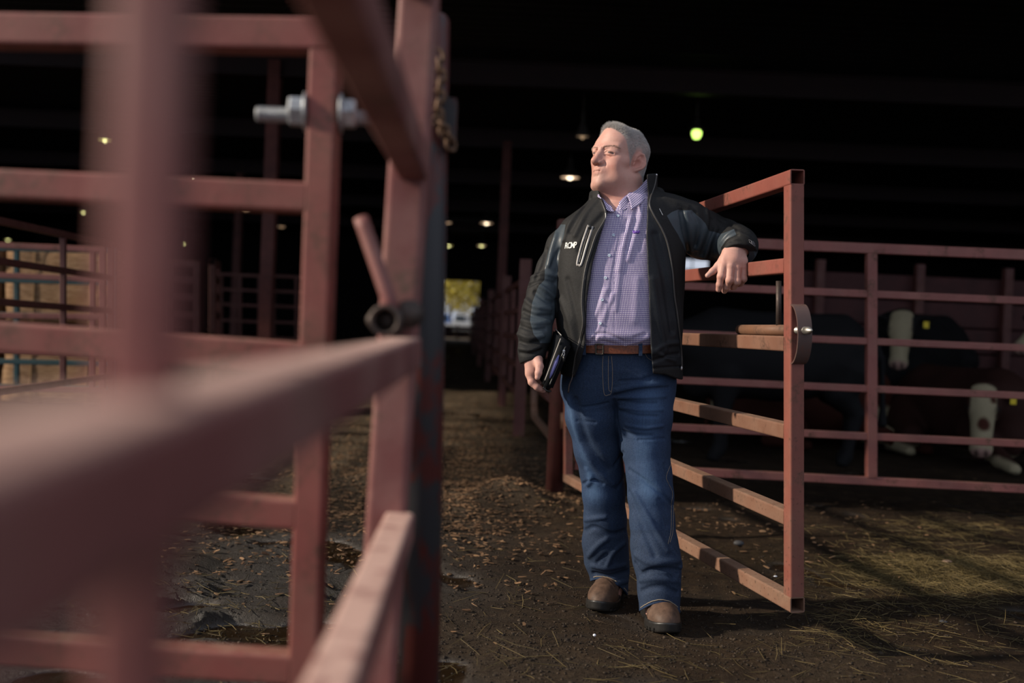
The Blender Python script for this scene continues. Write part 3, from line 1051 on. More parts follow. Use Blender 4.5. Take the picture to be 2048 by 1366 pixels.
# bracket on the post and the rusty chain hung from it
t = thing('chain', 'short rusty chain hooked over the round steel post', 'chain', P(890, 300, 1.88))
links = spline([P(874, 104, 1.885), P(880, 150, 1.88), P(877, 200, 1.88), P(875, 238, 1.88), P(889, 262, 1.885), P(905, 296, 1.90)], 13)
for i in range(12):
    a, b = links[i], links[i + 1]
    ax, s, uu = frame(b - a)
    if i % 2: s, uu = uu, s
    L = np.linalg.norm(b - a) * 0.80
    ring = []
    for k in range(14):
        an = 2 * math.pi * k / 14
        ring.append((a + b) / 2 + ax * math.cos(an) * L + s * math.sin(an) * 0.011)
    mesh_obj('chain_link', *tube_path(ring, 0.0038, 7, closed=True), mat_chain, t, True)
lug = P(897, 250, 1.93)
mb = MB().add(*box(lug, 0.030, 0.05, 0.095))
mb.build('lug', mat_post, spost)

# ---- alley fences on the right, receding into the barn
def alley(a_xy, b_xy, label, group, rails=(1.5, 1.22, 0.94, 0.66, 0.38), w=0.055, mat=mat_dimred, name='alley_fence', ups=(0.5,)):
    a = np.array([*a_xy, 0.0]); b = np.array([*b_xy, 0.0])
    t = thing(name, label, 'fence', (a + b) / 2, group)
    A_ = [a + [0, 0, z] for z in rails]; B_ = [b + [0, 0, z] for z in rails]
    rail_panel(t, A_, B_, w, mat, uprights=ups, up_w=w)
    # feet to the ground
    for e, s in ((a, 1), (b, -1)):
        d_ = nrm(b - a) * s
        V, F = sq_tube(e + d_ * w / 2 + [0, 0, rails[-1] - w / 2], e + d_ * w / 2 + [0, 0, -0.02], w, w, (b - a), hollow=False)
        mesh_obj('foot', V, F, mat, t, False)
    return t
AL = [(0.315, 6.45), (0.10, 9.6), (-0.10, 13.0), (-0.42, 18.5), (-0.80, 25.0), (-1.3, 34.0), (-1.9, 45.0)]
names = ['first red pen panel along the right of the alley, behind the folder', 'second red pen panel along the right of the alley',
         'third dark pen panel deeper along the right of the alley', 'fourth dark pen panel deep along the right of the alley',
         'fifth pen panel almost lost in the dark on the right of the alley', 'last pen panel on the right before the far doorway']
for k in range(1, 6):
    a = np.array(AL[k]); b = np.array(AL[k + 1]); d = (b - a) / np.linalg.norm(b - a)
    alley(tuple(a + d * 0.15), tuple(b - d * 0.1), names[k], 'pen panels along the alley')
for k in range(1, 6):
    x, y = AL[k]
    mb = MB().add(*box((x, y, 0.85), 0.11, 0.11, 1.7))
    tag(mb.build('alley_post', mat_dimred), ('stout red post standing right of the alley, nearest the folder', 'second red post back along the alley',
        'third dark post back along the alley', 'fourth dark post deep in the alley', 'fifth dark post near the far doorway')[k - 1], 'post', 'posts along the alley')
# small round-cornered gate beside the hinge post, ajar
t = thing('alley_gate', 'narrow rusty gate with rounded corners standing ajar behind the folder', 'gate', (0.2, 7.2, 0))
n0, f0 = P(1106, 893, 6.75), P(1066, 850, 8.5)
n1, f1 = np.array([n0[0], n0[1], 1.45]), np.array([f0[0], f0[1], 1.45])
nf = f0 - n0; nf[2] = 0; nf = nrm(nf)
nb, fb = np.array([n0[0], n0[1], 0.30]), np.array([f0[0], f0[1], 0.30])
loop = [nb + nf * 0.1, nb + [0, 0, 0.1], n1 - [0, 0, 0.1], n1 + nf * 0.1, f1 - nf * 0.1, f1 - [0, 0, 0.1], fb + [0, 0, 0.12], fb - nf * 0.12]
dense = []
for i in range(len(loop)):
    dense += list(np.linspace(loop[i], loop[(i + 1) % len(loop)], 5)[:-1])
mesh_obj('frame', *tube_path(dense, 0.03, 10, closed=True), mat_gate_muddy, t, True)
for z in (0.55, 0.85, 1.15):
    mesh_obj('rail', *cyl(np.array([n0[0], n0[1], z]), np.array([f0[0], f0[1], z]), 0.025, n=12), mat_dimred, t, True)
V, F = cyl(np.array([n0[0], n0[1], -0.02]), np.array([n0[0], n0[1], 0.33]), 0.03, n=12)
mesh_obj('foot', V, F, mat_dimred, t, True)

# ---- pens on the left, seen through the side fence
def px_panel(label, xl, ysl, dl, xr, ysr, dr, mat, w=0.055, ups=(), name='corral_fence', group=None, ends=(True, True)):
    A_ = [P(xr, y, dr) for y in ysr]; B_ = [P(xl, y, dl) for y in ysl]
    t = thing(name, label, 'fence', (np.mean(A_, 0) + np.mean(B_, 0)) / 2 * [1, 1, 0], group)
    rail_panel(t, A_, B_, w, mat, uprights=ups, up_w=w * 0.9, ends=ends)
    for E, s in ((A_, 1), (B_, -1)):
        e = E[-1]
        V, F = sq_tube(e, (e[0], e[1], -0.03), w, w, (0, 1, 0), hollow=False)
        mesh_obj('foot', V, F, mat, t, False)
    return t
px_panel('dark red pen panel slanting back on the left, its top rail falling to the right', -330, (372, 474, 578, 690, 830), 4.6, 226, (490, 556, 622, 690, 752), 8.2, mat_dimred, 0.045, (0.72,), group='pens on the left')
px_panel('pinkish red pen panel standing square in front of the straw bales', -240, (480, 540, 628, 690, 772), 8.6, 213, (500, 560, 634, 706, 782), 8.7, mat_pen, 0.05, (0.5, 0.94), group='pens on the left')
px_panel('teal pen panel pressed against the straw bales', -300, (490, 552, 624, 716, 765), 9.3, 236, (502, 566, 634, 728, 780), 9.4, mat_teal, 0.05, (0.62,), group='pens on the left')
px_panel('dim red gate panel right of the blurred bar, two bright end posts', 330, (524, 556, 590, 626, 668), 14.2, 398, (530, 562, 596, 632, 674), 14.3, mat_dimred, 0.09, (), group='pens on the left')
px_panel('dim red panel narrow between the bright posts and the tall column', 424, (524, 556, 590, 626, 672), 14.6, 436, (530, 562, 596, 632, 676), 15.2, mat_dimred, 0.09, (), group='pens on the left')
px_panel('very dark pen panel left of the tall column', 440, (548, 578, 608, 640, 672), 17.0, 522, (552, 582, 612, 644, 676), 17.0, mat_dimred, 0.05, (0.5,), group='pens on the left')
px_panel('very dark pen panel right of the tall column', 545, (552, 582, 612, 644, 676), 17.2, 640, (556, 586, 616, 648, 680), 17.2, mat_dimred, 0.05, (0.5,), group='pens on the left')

# straw bales stacked behind the pens
def straw_bale_mat():
    k = NT('straw bale')
    v = k.coord((1.0, 1.0, 5.0))
    n = k.noise(9, 7, 0.7, v)
    n2 = k.noise(1.6, 3, 0.5, k.coord())
    c = k.mix(k.val(n, 0.32, 0.7), (0.19, 0.095, 0.042), (0.50, 0.32, 0.185))
    c = k.mix(k.math('MULTIPLY', k.val(n2, 0.5, 0.7), 0.55), c, (0.26, 0.10, 0.03))
    k.bump(n, 0.8, 0.03)
    return k.set(color=c, rough=0.85, spec=0.2)
mat_bale = straw_bale_mat()
mat_twine = plain('bale twine', (0.35, 0.22, 0.10), 0.8, 20, 0.2, 0)
b0 = ground_at(225, 775); by = 10.6
xr = P(238, 700, by)[0]
where = ['bottom right', 'bottom middle', 'bottom left', 'top right', 'top middle', 'top left']
for row in range(2):
    for i in range(3):
        cx = xr - 0.63 - i * 1.31; cz = 0.42 + row * 0.865
        t = thing('straw_bale', where[row * 3 + i] + ' straw bale in the stack behind the teal panel', 'bale', (cx, by + 0.4, cz - 0.41), 'straw bales stacked in the pen')
        bm = bmesh.new()
        bmesh.ops.create_cube(bm, size=1.0)
        bmesh.ops.subdivide_edges(bm, edges=bm.edges[:], cuts=9, use_grid_fill=True)
        V = np.array([v.co[:] for v in bm.verts]); F = [[v.index for v in f.verts] for f in bm.faces]; bm.free()
        q = np.abs(V) * 2
        V = V * (1 - 0.035 * (np.sort(q, 1)[:, 1:2] > 0.95))
        V = V * [1.25, 0.8, 0.82] + np.stack([smooth_noise(V, 22, 31 + row + i), smooth_noise(V, 20, 41 + i), smooth_noise(V, 25, 51 + row)], 1) * 0.012
        mesh_obj('straw_block', V + [cx, by + 0.4, cz], F, mat_bale, t, True)
        for sx in (-0.3, 0.3):
            lp_ = [(cx + sx, by + 0.4 + a * 0.405, cz + b * 0.415) for a, b in ((-1, -1), (-1, 1), (1, 1), (1, -1))]
            pts = []
            for j in range(4):
                pts += list(np.linspace(lp_[j], lp_[(j + 1) % 4], 6)[:-1])
            mesh_obj('twine', *tube_path(pts, 0.006, 6, closed=True), mat_twine, t, True)

# red boarded partition and inner rails behind the cattle
mb = MB()
a, b = P(1600, 600, 12.0), P(2250, 600, 12.3)
for z in (0.3, 0.62, 0.94, 1.26, 1.58):
    mb.add(*sq_tube((a[0], a[1], z), (b[0], b[1], z), 0.04, 0.29, hollow=False))
t = thing('board_partition', 'dull red board partition behind the cattle', 'partition', ((a + b) / 2 * [1, 1, 0]))
for z in (0.17, 0.48, 0.79, 1.10, 1.41, 1.72):
    V, F = sq_tube((a[0], a[1], z), (b[0], b[1], z), 0.04, 0.29, hollow=False)
    mesh_obj('board', V, F, mat_redboard, t, False)
for f in (0.05, 0.35, 0.62, 0.9):
    c = a * (1 - f) + b * f
    V, F = sq_tube((c[0], c[1] - 0.08, -0.02), (c[0], c[1] - 0.08, 2.0), 0.1, 0.1, (0, 1, 0), hollow=False)
    mesh_obj('post', V, F, mat_dimred, t, False)
# ------------------------------------------------------------------ litter on the ground
def straw_sheet(name, n, sampler, length, r, mat, label, cat, seed, flat=False, lift=0.004):
    g = np.random.default_rng(seed)
    xy = sampler(g, n)
    n = len(xy)
    z = ground_h(xy[:, 0], xy[:, 1]) + lift
    L = g.uniform(length[0], length[1], n); a = g.uniform(0, 2 * np.pi, n); tilt = g.normal(0, 0.16, n)
    d = np.stack([np.cos(a) * np.cos(tilt), np.sin(a) * np.cos(tilt), np.sin(tilt)], 1)
    s = np.stack([-np.sin(a), np.cos(a), g.normal(0, 0.25, n)], 1)
    u = np.cross(d, s)
    c = np.stack([xy[:, 0], xy[:, 1], z + np.abs(np.sin(tilt)) * L * 0.4], 1)
    rr = g.uniform(r[0], r[1], n)[:, None]
    bend = g.normal(0, 0.12, n)[:, None] * L[:, None]
    V = []
    if flat:
        ring = [(-1, -0.25), (1, -0.25), (1, 0.25), (-1, 0.25)]
    else:
        ring = [(1, 0), (-0.5, 0.8), (-0.5, -0.8)]
    k = len(ring)
    for t, bw, w in ((-0.5, 0, 0.8), (0, 1, 1.0), (0.5, 0, 0.55)):
        for x, y in ring:
            V.append(c + d * L[:, None] * t + s * (bend * bw * 0.5) + s * rr * x * w + u * rr * y * w)
    V = np.stack(V, 1).reshape(-1, 3)
    F = []
    base = np.arange(n)[:, None] * 3 * k
    for j in (0, 1):
        for i in range(k):
            i2 = (i + 1) % k
            F.append(np.concatenate([base + j * k + i, base + j * k + i2, base + (j + 1) * k + i2, base + (j + 1) * k + i], 1))
    F = np.concatenate(F)
    if k == 4:
        F = np.concatenate([F, np.concatenate([base + 3, base + 2, base + 1, base + 0], 1), np.concatenate([base + 8, base + 9, base + 10, base + 11], 1)])
    tone = np.repeat(np.clip(g.beta(1.4, 2.2, n), 0, 1), 3 * k)
    o = mesh_obj(name, V, F, mat, None, False, attrs={'tone': tone}, base=(0, 0, 0))
    return tag(o, label, cat, kind='stuff')

def px_sampler(blobs):
    """blobs of (px, py, spread px x, spread px y, weight)"""
    w = np.array([b[4] for b in blobs], float); w /= w.sum()
    def f(g, n):
        k = g.choice(len(blobs), n, p=w)
        b = np.array([x[:4] for x in blobs], float)[k]
        px = b[:, 0] + g.normal(size=n) * b[:, 2]; py = b[:, 1] + g.normal(size=n) * b[:, 3]
        px, py = px[py > 720], py[py > 720]
        r = np.stack([(px - 1024) / F_PX, -(py - 683) / F_PX, -np.ones_like(px)], 1) @ RCAM.T
        t = -CAM_H / r[:, 2]
        q = CAM + r * t[:, None]
        q = q[(t > 0) & (q[:, 1] < 22) & (q[:, 1] > 1.2)]
        return q[:, :2]
    return f

straw_sheet('straw', 4200, px_sampler([(1890, 1136, 100, 16, 4), (1960, 1165, 80, 20, 3), (1900, 1060, 110, 16, 2), (1780, 1115, 70, 24, 1.0), (1830, 1185, 120, 30, 1.2), (1850, 1280, 150, 40, 0.6), (1700, 1250, 60, 30, 0.4)]),
            (0.03, 0.14), (0.0006, 0.0012), mat_straw, 'scattered pale straw lying on the ground right of the gate', 'straw', 5)
straw_sheet('straw', 230, px_sampler([(1350, 1320, 350, 40, 2), (1250, 1180, 200, 80, 1), (1500, 1330, 250, 30, 1), (960, 1150, 120, 80, 1)]),
            (0.04, 0.16), (0.0007, 0.0014), mat_straw, 'sparse straw trodden into the earth round the man\'s boots', 'straw', 6)
straw_sheet('straw', 500, px_sampler([(450, 1180, 130, 70, 2), (450, 1260, 110, 40, 1), (720, 1230, 60, 100, 1), (120, 1190, 120, 30, 1)]),
            (0.02, 0.09), (0.0009, 0.0018), mat_straw, 'bits of straw in the wet mud behind the side fence', 'straw', 7, lift=0.006)
straw_sheet('wood_chips', 9500, px_sampler([(1010, 960, 100, 45, 3.5), (920, 960, 90, 60, 3), (900, 1020, 120, 50, 1.5), (700, 950, 60, 60, 2.2), (950, 850, 50, 45, 2.2), (700, 860, 50, 50, 1.0), (500, 1050, 120, 70, 0.8), (1400, 1040, 150, 20, 0.25), (1700, 1080, 150, 50, 0.2), (920, 1120, 180, 60, 0.4)]),
            (0.010, 0.038), (0.0025, 0.0070), mat_chip, 'wood chips and dead leaves littering the mouth of the alley', 'wood chips', 8, flat=True, lift=0.007)

def pebble(px, py, r, mat, label, name='pebble', cat='pebble', seed=1):
    c = ground_at(px, py, 0.01)
    V, F = ball((0, 0, 0), r, 12, 8)
    V = V * (1 + 0.16 * smooth_noise(V, 60, seed))[:, None] + c + [0, 0, np.min(r) * 0.3]
    return tag(mesh_obj(name, V, F, mat, None, True), label, cat)
def clods(name, n, sampler, seed, label):
    g = np.random.default_rng(seed)
    xy = sampler(g, n); n = len(xy)
    bmx = bmesh.new(); bmesh.ops.create_icosphere(bmx, subdivisions=1, radius=1.0)
    bmx.verts.index_update()
    B = np.array([v.co[:] for v in bmx.verts]); Fi = np.array([[v.index for v in f.verts] for f in bmx.faces]); bmx.free()
    r = 0.0018 + 0.009 * g.beta(1.0, 6.0, n)
    sc = np.stack([r * g.uniform(0.8, 1.6, n), r * g.uniform(0.8, 1.4, n), r * g.uniform(0.45, 0.9, n)], 1)
    a = g.uniform(0, 6.28, n)
    V = B[None] * (1 + 0.25 * g.normal(size=(n, len(B), 1))) * sc[:, None, :]
    x = V[:, :, 0] * np.cos(a)[:, None] - V[:, :, 1] * np.sin(a)[:, None]; y = V[:, :, 0] * np.sin(a)[:, None] + V[:, :, 1] * np.cos(a)[:, None]
    V = np.stack([x + xy[:, None, 0], y + xy[:, None, 1], V[:, :, 2] + ground_h(xy[:, 0], xy[:, 1])[:, None] + 0.001], 2).reshape(-1, 3)
    F = (np.arange(n)[:, None, None] * len(B) + Fi[None]).reshape(-1, 3)
    o = mesh_obj(name, V, F, mat_clod, None, True, attrs={'tone': np.repeat(g.beta(1.2, 3, n), len(B))}, base=(0, 0, 0))
    return tag(o, label, 'clods', kind='stuff')
mat_clod = litter_mat('earth clods', (0.012, 0.0075, 0.0045), (0.075, 0.052, 0.032), 0.8)
clods('earth_clods', 9000, px_sampler([(1100, 1300, 260, 60, 2), (1500, 1300, 300, 60, 2), (1000, 1150, 150, 80, 1.5), (1500, 1150, 250, 70, 1.2), (1850, 1200, 160, 90, 1.2), (500, 1200, 160, 90, 1.6), (950, 1000, 130, 60, 1.2)]), 15, 'dark crumbs of earth and manure strewn over the ground')
mat_stone = plain('grey stone', (0.045, 0.045, 0.048), 0.7, 40, 0.3, 0.3)
mat_tan = plain('tan dry leaf', (0.42, 0.27, 0.18), 0.7, 40, 0.3, 0.3)
mat_scrap = plain('white scrap', (0.65, 0.68, 0.75), 0.5, 40, 0.1, 0.1)
pebble(1477, 1088, (0.024, 0.018, 0.012), mat_stone, 'grey stone on the earth under the open gate', 'stone', 'stone')
pebble(1551, 1153, (0.008, 0.005, 0.003), mat_scrap, 'tiny white scrap on the ground beside the gate\'s bottom corner', 'scrap', 'scrap', 2)
pebble(1893, 1124, (0.026, 0.016, 0.008), mat_tan, 'curled tan leaf lying on the straw at right', 'dry_leaf', 'leaf', 3)
pebble(1886, 1248, (0.022, 0.018, 0.012), mat_stone, 'flat grey stone in the litter at lower right', 'stone', 'stone', 4)
pebble(1189, 1271, (0.006, 0.006, 0.005), mat_scrap, 'tiny pale pebble before the man\'s right boot', 'pebble', 'pebble', 5)
pebble(1622, 1331, (0.014, 0.006, 0.004), mat_chip if False else mat_tan, 'small orange wood chip near the bottom edge, right of the boots', 'wood_chip', 'wood chip', 6)
# ------------------------------------------------------------------ cattle in the pen
def hide_mat():
    k = NT('cattle hide')
    n = k.noise(60, 5, 0.65, k.coord((1, 1, 2.2)))
    c = k.mix(k.math('MULTIPLY', k.val(n, 0.35, 0.7), 0.35), k.attr('col'), k.mix(0.5, k.attr('col'), (0.0, 0.0, 0.0)))
    k.bump(n, 0.5, 0.01)
    return k.set(color=c, rough=0.75, spec=0.2)
mat_hide = hide_mat()
mat_tag = plain('yellow ear tag', (0.65, 0.50, 0.02), 0.5, 20, 0.1, 0)
BLACK = np.array([0.0075, 0.0075, 0.0085]); REDC = np.array([0.085, 0.020, 0.010]); WHITE = np.array([0.34, 0.295, 0.19]); DARKR = np.array([0.030, 0.010, 0.007]); PINK = np.array([0.42, 0.24, 0.22])

def head_part(q, s=1.0):
    """cattle head in its own axes: y forward along the nose, z up over the brow; q symmetric in x"""
    m = np.stack([np.abs(q[:, 0]), q[:, 1], q[:, 2]], 1) / s
    d = ell(m, (0, 0.02, 0.0), (0.118, 0.135, 0.115))
    d = smin(d, cap(m, (0, 0.04, -0.01), (0, 0.36, -0.055), 0.098, 0.072), 0.05)
    d = smin(d, ell(m, (0, 0.385, -0.065), (0.082, 0.070, 0.066)), 0.03)
    d = smin(d, cap(m, (0.03, 0.02, -0.10), (0.015, 0.28, -0.115), 0.055, 0.04), 0.05)
    d = smin(d, ell(m, (0, -0.085, 0.065), (0.080, 0.055, 0.050)), 0.04)
    d = smin(d, sph(m, (0.098, 0.085, 0.030), 0.030), 0.03)
    d = smax(d, -ell(m, (0.034, 0.445, -0.045), (0.016, 0.022, 0.013)), 0.008)
    d = d + 0.006 * np.exp(-(pdist(m, np.array([(0, 0.455, -0.100), (0.05, 0.42, -0.105)], np.float32)) / 0.010) ** 2)
    e = ell(m, (0.190, -0.055, 0.030), (0.085, 0.020, 0.046))
    e = smax(e, -ell(m, (0.20, -0.035, 0.030), (0.065, 0.016, 0.032)), 0.01)
    return smin(d, e, 0.02) * s

def place(yaw, pos):
    c, s = math.cos(yaw), math.sin(yaw)
    return np.array([[c, -s, 0], [s, c, 0], [0, 0, 1]]), np.array(pos, float)

def make_cow(name, label, cat, pos, yaw, color, lying=False, head_at=(0.98, 0, 1.12), head_dir=(0.6, 0, -0.6), scale=1.0, legs=True, face=None, socks=0.0, tags=(), head_scale=1.0, brisket=False, leg_shift=(0, 0, 0, 0), head_px=None, head_wdir=None):
    """yaw 0 faces +x. head_at/head_dir in body axes"""
    R, T = place(yaw, pos)
    z0 = 0.44 if lying else 0.86
    if head_wdir is not None: head_dir = R.T @ nrm(head_wdir)
    if head_px is not None: head_at = R.T @ (P(*head_px) - T) / scale
    hd = nrm(head_dir); hup0 = np.array([0, 0, 1.0])
    hs_ = nrm(np.cross(hd, hup0)); hu_ = np.cross(hs_, hd)
    HRm = np.stack([hs_, hd, hu_], 1)
    ha = np.array(head_at, float)
    def fn(p):
        p = p / scale
        m = np.stack([p[:, 0], np.abs(p[:, 1]), p[:, 2]], 1)
        d = ell(m, (0, 0, z0), (0.66, 0.315, 0.355))
        d = smin(d, ell(m, (0.46, 0, z0 + 0.02), (0.34, 0.27, 0.37)), 0.12)
        d = smin(d, ell(m, (-0.52, 0, z0 + 0.06), (0.34, 0.275, 0.31)), 0.12)
        d = smin(d, cap(m, (-0.55, 0.0, z0 + 0.33), (0.5, 0, z0 + 0.33), 0.07), 0.12)
        d = smin(d, cap(p, (0.58, 0, z0 + 0.14), ha - hd * 0.02 + [-0.02, 0, 0], 0.23, 0.125), 0.12)
        d = smin(d, ell(m, (0.66, 0, z0 - 0.18), (0.15, 0.12, 0.17)), 0.1)
        if lying:
            d = smin(d, chain(p, [(np.array([0.45, 0.22, 0.30]), 0.12), (np.array([0.85, 0.26, 0.12]), 0.075), (np.array([0.55, 0.34, 0.07]), 0.055)], 0.03), 0.08)
            d = smin(d, chain(p, [(np.array([0.45, -0.22, 0.30]), 0.12), (np.array([0.88, -0.24, 0.11]), 0.072), (np.array([1.12, -0.30, 0.06]), 0.052)], 0.03), 0.08)
            d = smin(d, chain(p, [(np.array([-0.50, -0.28, 0.34]), 0.20), (np.array([-0.10, -0.42, 0.20]), 0.11), (np.array([-0.35, -0.46, 0.08]), 0.06), (np.array([0.0, -0.50, 0.055]), 0.05)], 0.03), 0.08)
            d = smax(d, 0.0 - p[:, 2], 0.03)
        elif legs:
            for k, (sx, sy) in enumerate(((0.44, 0.17), (0.44, -0.17), (-0.58, 0.17), (-0.58, -0.17))):
                o = leg_shift[k]
                if sx > 0:
                    ch = [(np.array([sx, sy, 0.72]), 0.125), (np.array([sx + o * 0.6, sy, 0.42]), 0.068), (np.array([sx + o * 0.8, sy, 0.36]), 0.062), (np.array([sx + o, sy, 0.12]), 0.042), (np.array([sx + o + 0.01, sy, 0.08]), 0.050), (np.array([sx + o + 0.035, sy, 0.035]), 0.056)]
                else:
                    ch = [(np.array([sx, sy, 0.80]), 0.19), (np.array([sx + 0.06 + o * 0.3, sy, 0.62]), 0.13), (np.array([sx - 0.10 + o * 0.7, sy, 0.44]), 0.068), (np.array([sx - 0.06 + o, sy, 0.14]), 0.044), (np.array([sx - 0.05 + o, sy, 0.08]), 0.050), (np.array([sx - 0.02 + o, sy, 0.035]), 0.056)]
                d = smin(d, chain(p, ch, 0.02), 0.05)
            d = smax(d, -p[:, 2], 0.005)
        # tail
        tx = -0.84
        d = smin(d, chain(p, [(np.array([-0.80, 0, z0 + 0.30]), 0.035), (np.array([-0.90, 0.0, z0 + 0.05]), 0.024), (np.array([-0.92, 0.02, max(z0 - 0.35, 0.12)]), 0.022), (np.array([-0.92, 0.03, max(z0 - 0.5, 0.08)]), 0.04)], 0.02), 0.03)
        near = _len(p - ha.astype(np.float32)) < 0.95
        if near.any():
            d[near] = smin(d[near], head_part((p[near] - ha.astype(np.float32)) @ HRm.astype(np.float32), head_scale), 0.06)
        return d * scale
    V, Q = surface(fn, np.array([-1.15, -0.75, -0.03]) * scale, np.array([1.75, 0.75, 1.75]) * scale, 0.016 * scale, 1)
    p = V / scale
    q = (p - ha) @ HRm / head_scale
    n1 = smooth_noise(p, 9, 3); n2 = smooth_noise(p, 24, 4)
    c = np.tile(color, (len(V), 1)).astype(float)
    def paintc(to, m):
        nonlocal c
        m = np.clip(m, 0, 1)[:, None]; c = c * (1 - m) + to * m
    onhead = (q[:, 1] > -0.14) & (np.abs(q[:, 0]) < 0.135) & (np.abs(q[:, 2]) < 0.2) & (q[:, 1] < 0.5)
    if face is not None:
        edge = 0.104 + 0.010 * n2
        paintc(face, np.where(onhead, np.clip((edge - np.abs(q[:, 0])) / 0.01, 0, 1) * np.clip((q[:, 2] + 0.135 + 0.02 * n1) / 0.02, 0, 1) * np.clip((q[:, 1] + 0.10 + 0.01 * n2) / 0.02, 0, 1), 0))
    paintc(PINK * (0.9 if face is not None else 0.05), np.where(onhead, np.clip((q[:, 1] - 0.395) / 0.03, 0, 1) * 0.8, 0))
    for sx in (0.034, -0.034):
        paintc(np.array([0.01, 0.008, 0.008]), np.where(onhead, np.exp(-(((q[:, 0] - sx) / 0.014) ** 2 + ((q[:, 1] - 0.44) / 0.02) ** 2)), 0))
    for sx in (0.104, -0.104):
        paintc(np.array([0.006, 0.005, 0.005]), np.where(onhead, np.clip(1.4 * np.exp(-(((q[:, 0] - sx) / 0.026) ** 2 + ((q[:, 1] - 0.088) / 0.019) ** 2 + ((q[:, 2] - 0.04) / 0.03) ** 2)), 0, 1), 0))
    if socks > 0:
        paintc(WHITE, np.clip((socks - p[:, 2] + 0.02 * n2) / 0.03, 0, 1) * (p[:, 2] < 0.5))
        paintc(np.array([0.05, 0.04, 0.03]), np.clip((0.045 - p[:, 2]) / 0.01, 0, 1) * 0.7)
    if brisket:
        paintc(WHITE, np.clip((p[:, 0] - 0.60 + 0.05 * n1) / 0.05, 0, 1) * np.clip((z0 - 0.02 - p[:, 2] + 0.06 * n1) / 0.05, 0, 1) * (np.abs(p[:, 1]) < 0.28))
    t = thing(name, label, cat, T)
    Vw = V @ R.T + T
    for tg in tags:                                   # coloured patches on the face: (x, y, rx, ry, colour)
        if tg[0] == 'patch':
            m = np.where(onhead & (q[:, 2] > -0.10), np.exp(-(((q[:, 0] - tg[1]) / tg[3]) ** 2 + ((q[:, 1] - tg[2]) / tg[4]) ** 2) ** 2), 0)
            paintc(tg[5], np.clip(m * 1.6, 0, 1))
    mesh_obj('body', Vw, Q, mat_hide, t, True, attrs={'col': c})
    for tg in tags:
        if tg[0] == 'tag':
            o = ha + (HRm @ np.array([tg[1] * 0.20, -0.035, 0.0])) * head_scale
            ow = R @ (o * scale) + T
            Vt, Ft = box((0, 0, 0), 0.05 * scale, 0.006, 0.06 * scale)
            Vt = (Vt @ (HRm.T if False else np.eye(3))) 
            mesh_obj('ear_tag', Vt + ow + np.array([0, -0.03, -0.01]), Ft, mat_tag, t, False)
    return t

def gp(px, d):
    q = P(px, 660, d)
    return (q[0], q[1], 0.0)
make_cow('steer', 'black steer standing broadside behind the gate, nearest the man', 'cattle', gp(1555, 8.5), math.pi, BLACK, head_at=(1.02, 0.0, 0.98), head_dir=(0.75, 0, -0.66), leg_shift=(0.06, -0.05, 0.05, -0.06))
make_cow('cow', 'black cow with a plain white face looking at us between the rails', 'cattle', gp(1838, 10.95), math.radians(222), BLACK, scale=1.08, head_px=(1803, 652, 10.0), head_wdir=(-0.26, -0.56, -0.78), face=WHITE, tags=(('tag', -1),))
make_cow('cow', 'lying red cow facing us, white face with a red heart shaped patch', 'cattle', gp(1928, 9.25), math.radians(-78), DARKR, lying=True, head_px=(1966, 803, 8.45), head_wdir=(-0.22, -0.48, -0.85), face=WHITE, socks=0.13, tags=(('tag', -1), ('patch', -0.01, 0.225, 0.045, 0.05, REDC * 0.6), ('patch', -0.070, 0.035, 0.022, 0.026, REDC * 0.6)), head_scale=1.08)
make_cow('cow', 'red brown cow lying behind the fence upright with a white brisket', 'cattle', gp(1612, 9.8), math.radians(-10), REDC * 0.55, lying=True, head_px=(1722, 800, 10.1), head_wdir=(0.65, 0.7, -0.3), brisket=True)
make_cow('cow', 'pale faced cow cut off by the right edge, muzzle pointing left', 'cattle', gp(2290, 9.6), math.pi, BLACK, head_px=(2092, 648, 9.3), head_wdir=(-0.78, -0.36, -0.46), face=WHITE, tags=(('patch', 0.0, 0.22, 0.06, 0.035, BLACK),))
make_cow('calf', 'small dark calf with a pale face behind the black steer\'s forelegs', 'cattle', gp(1475, 10.9), math.radians(250), BLACK * 1.5, head_px=(1432, 783, 10.3), head_wdir=(-0.1, -0.49, -0.86), face=WHITE, scale=0.66)
# ------------------------------------------------------------------ the man
DT = 3.75                                    # reference depth of his trunk
SC = DT / F_PX

def table(rows, n=260, smooth=7):
    """rows keyed by pixel y -> smooth lookup tables against camera-local y (at the reference depth)"""
    r = np.array(rows, float)
    y = -(r[:, 0] - 683) * SC
    o = np.argsort(y); y = y[o]; r = r[o]
    g = np.linspace(y[0], y[-1], n)
    cols = [np.interp(g, y, r[:, k]) for k in range(1, r.shape[1])]
    ker = np.hanning(2 * smooth + 3)[1:-1]; ker /= ker.sum()
    cols = [np.convolve(np.pad(c, smooth, mode='edge'), ker, mode='valid') for c in cols]
    return g, cols

def trunk_table(rows):
    """rows: (py, px left, px right, depth front, depth back)"""
    q = [(a[0], ((a[1] + a[2]) / 2 - 1024) * SC, (a[2] - a[1]) / 2 * SC, -(a[3] + a[4]) / 2, (a[4] - a[3]) / 2) for a in rows]
    return table(q)

def loft(p, T, n=2.4):
    g, (cx, rx, cz, rz) = T
    y = p[:, 1]
    ax = np.abs(p[:, 0] - np.interp(y, g, cx)); az = np.abs(p[:, 2] - np.interp(y, g, cz))
    a = np.interp(y, g, rx); b = np.interp(y, g, rz)
    q = np.power(np.power(ax / a, n) + np.power(az / b, n), 1.0 / n)
    L = np.sqrt(ax * ax + az * az)
    return L * (1 - 1 / np.maximum(q, 0.02)) if False else np.where(q > 0.05, L * (1 - 1 / np.maximum(q, 0.05)), -np.minimum(a, b))

YC = lambda py: -(py - 683) * SC

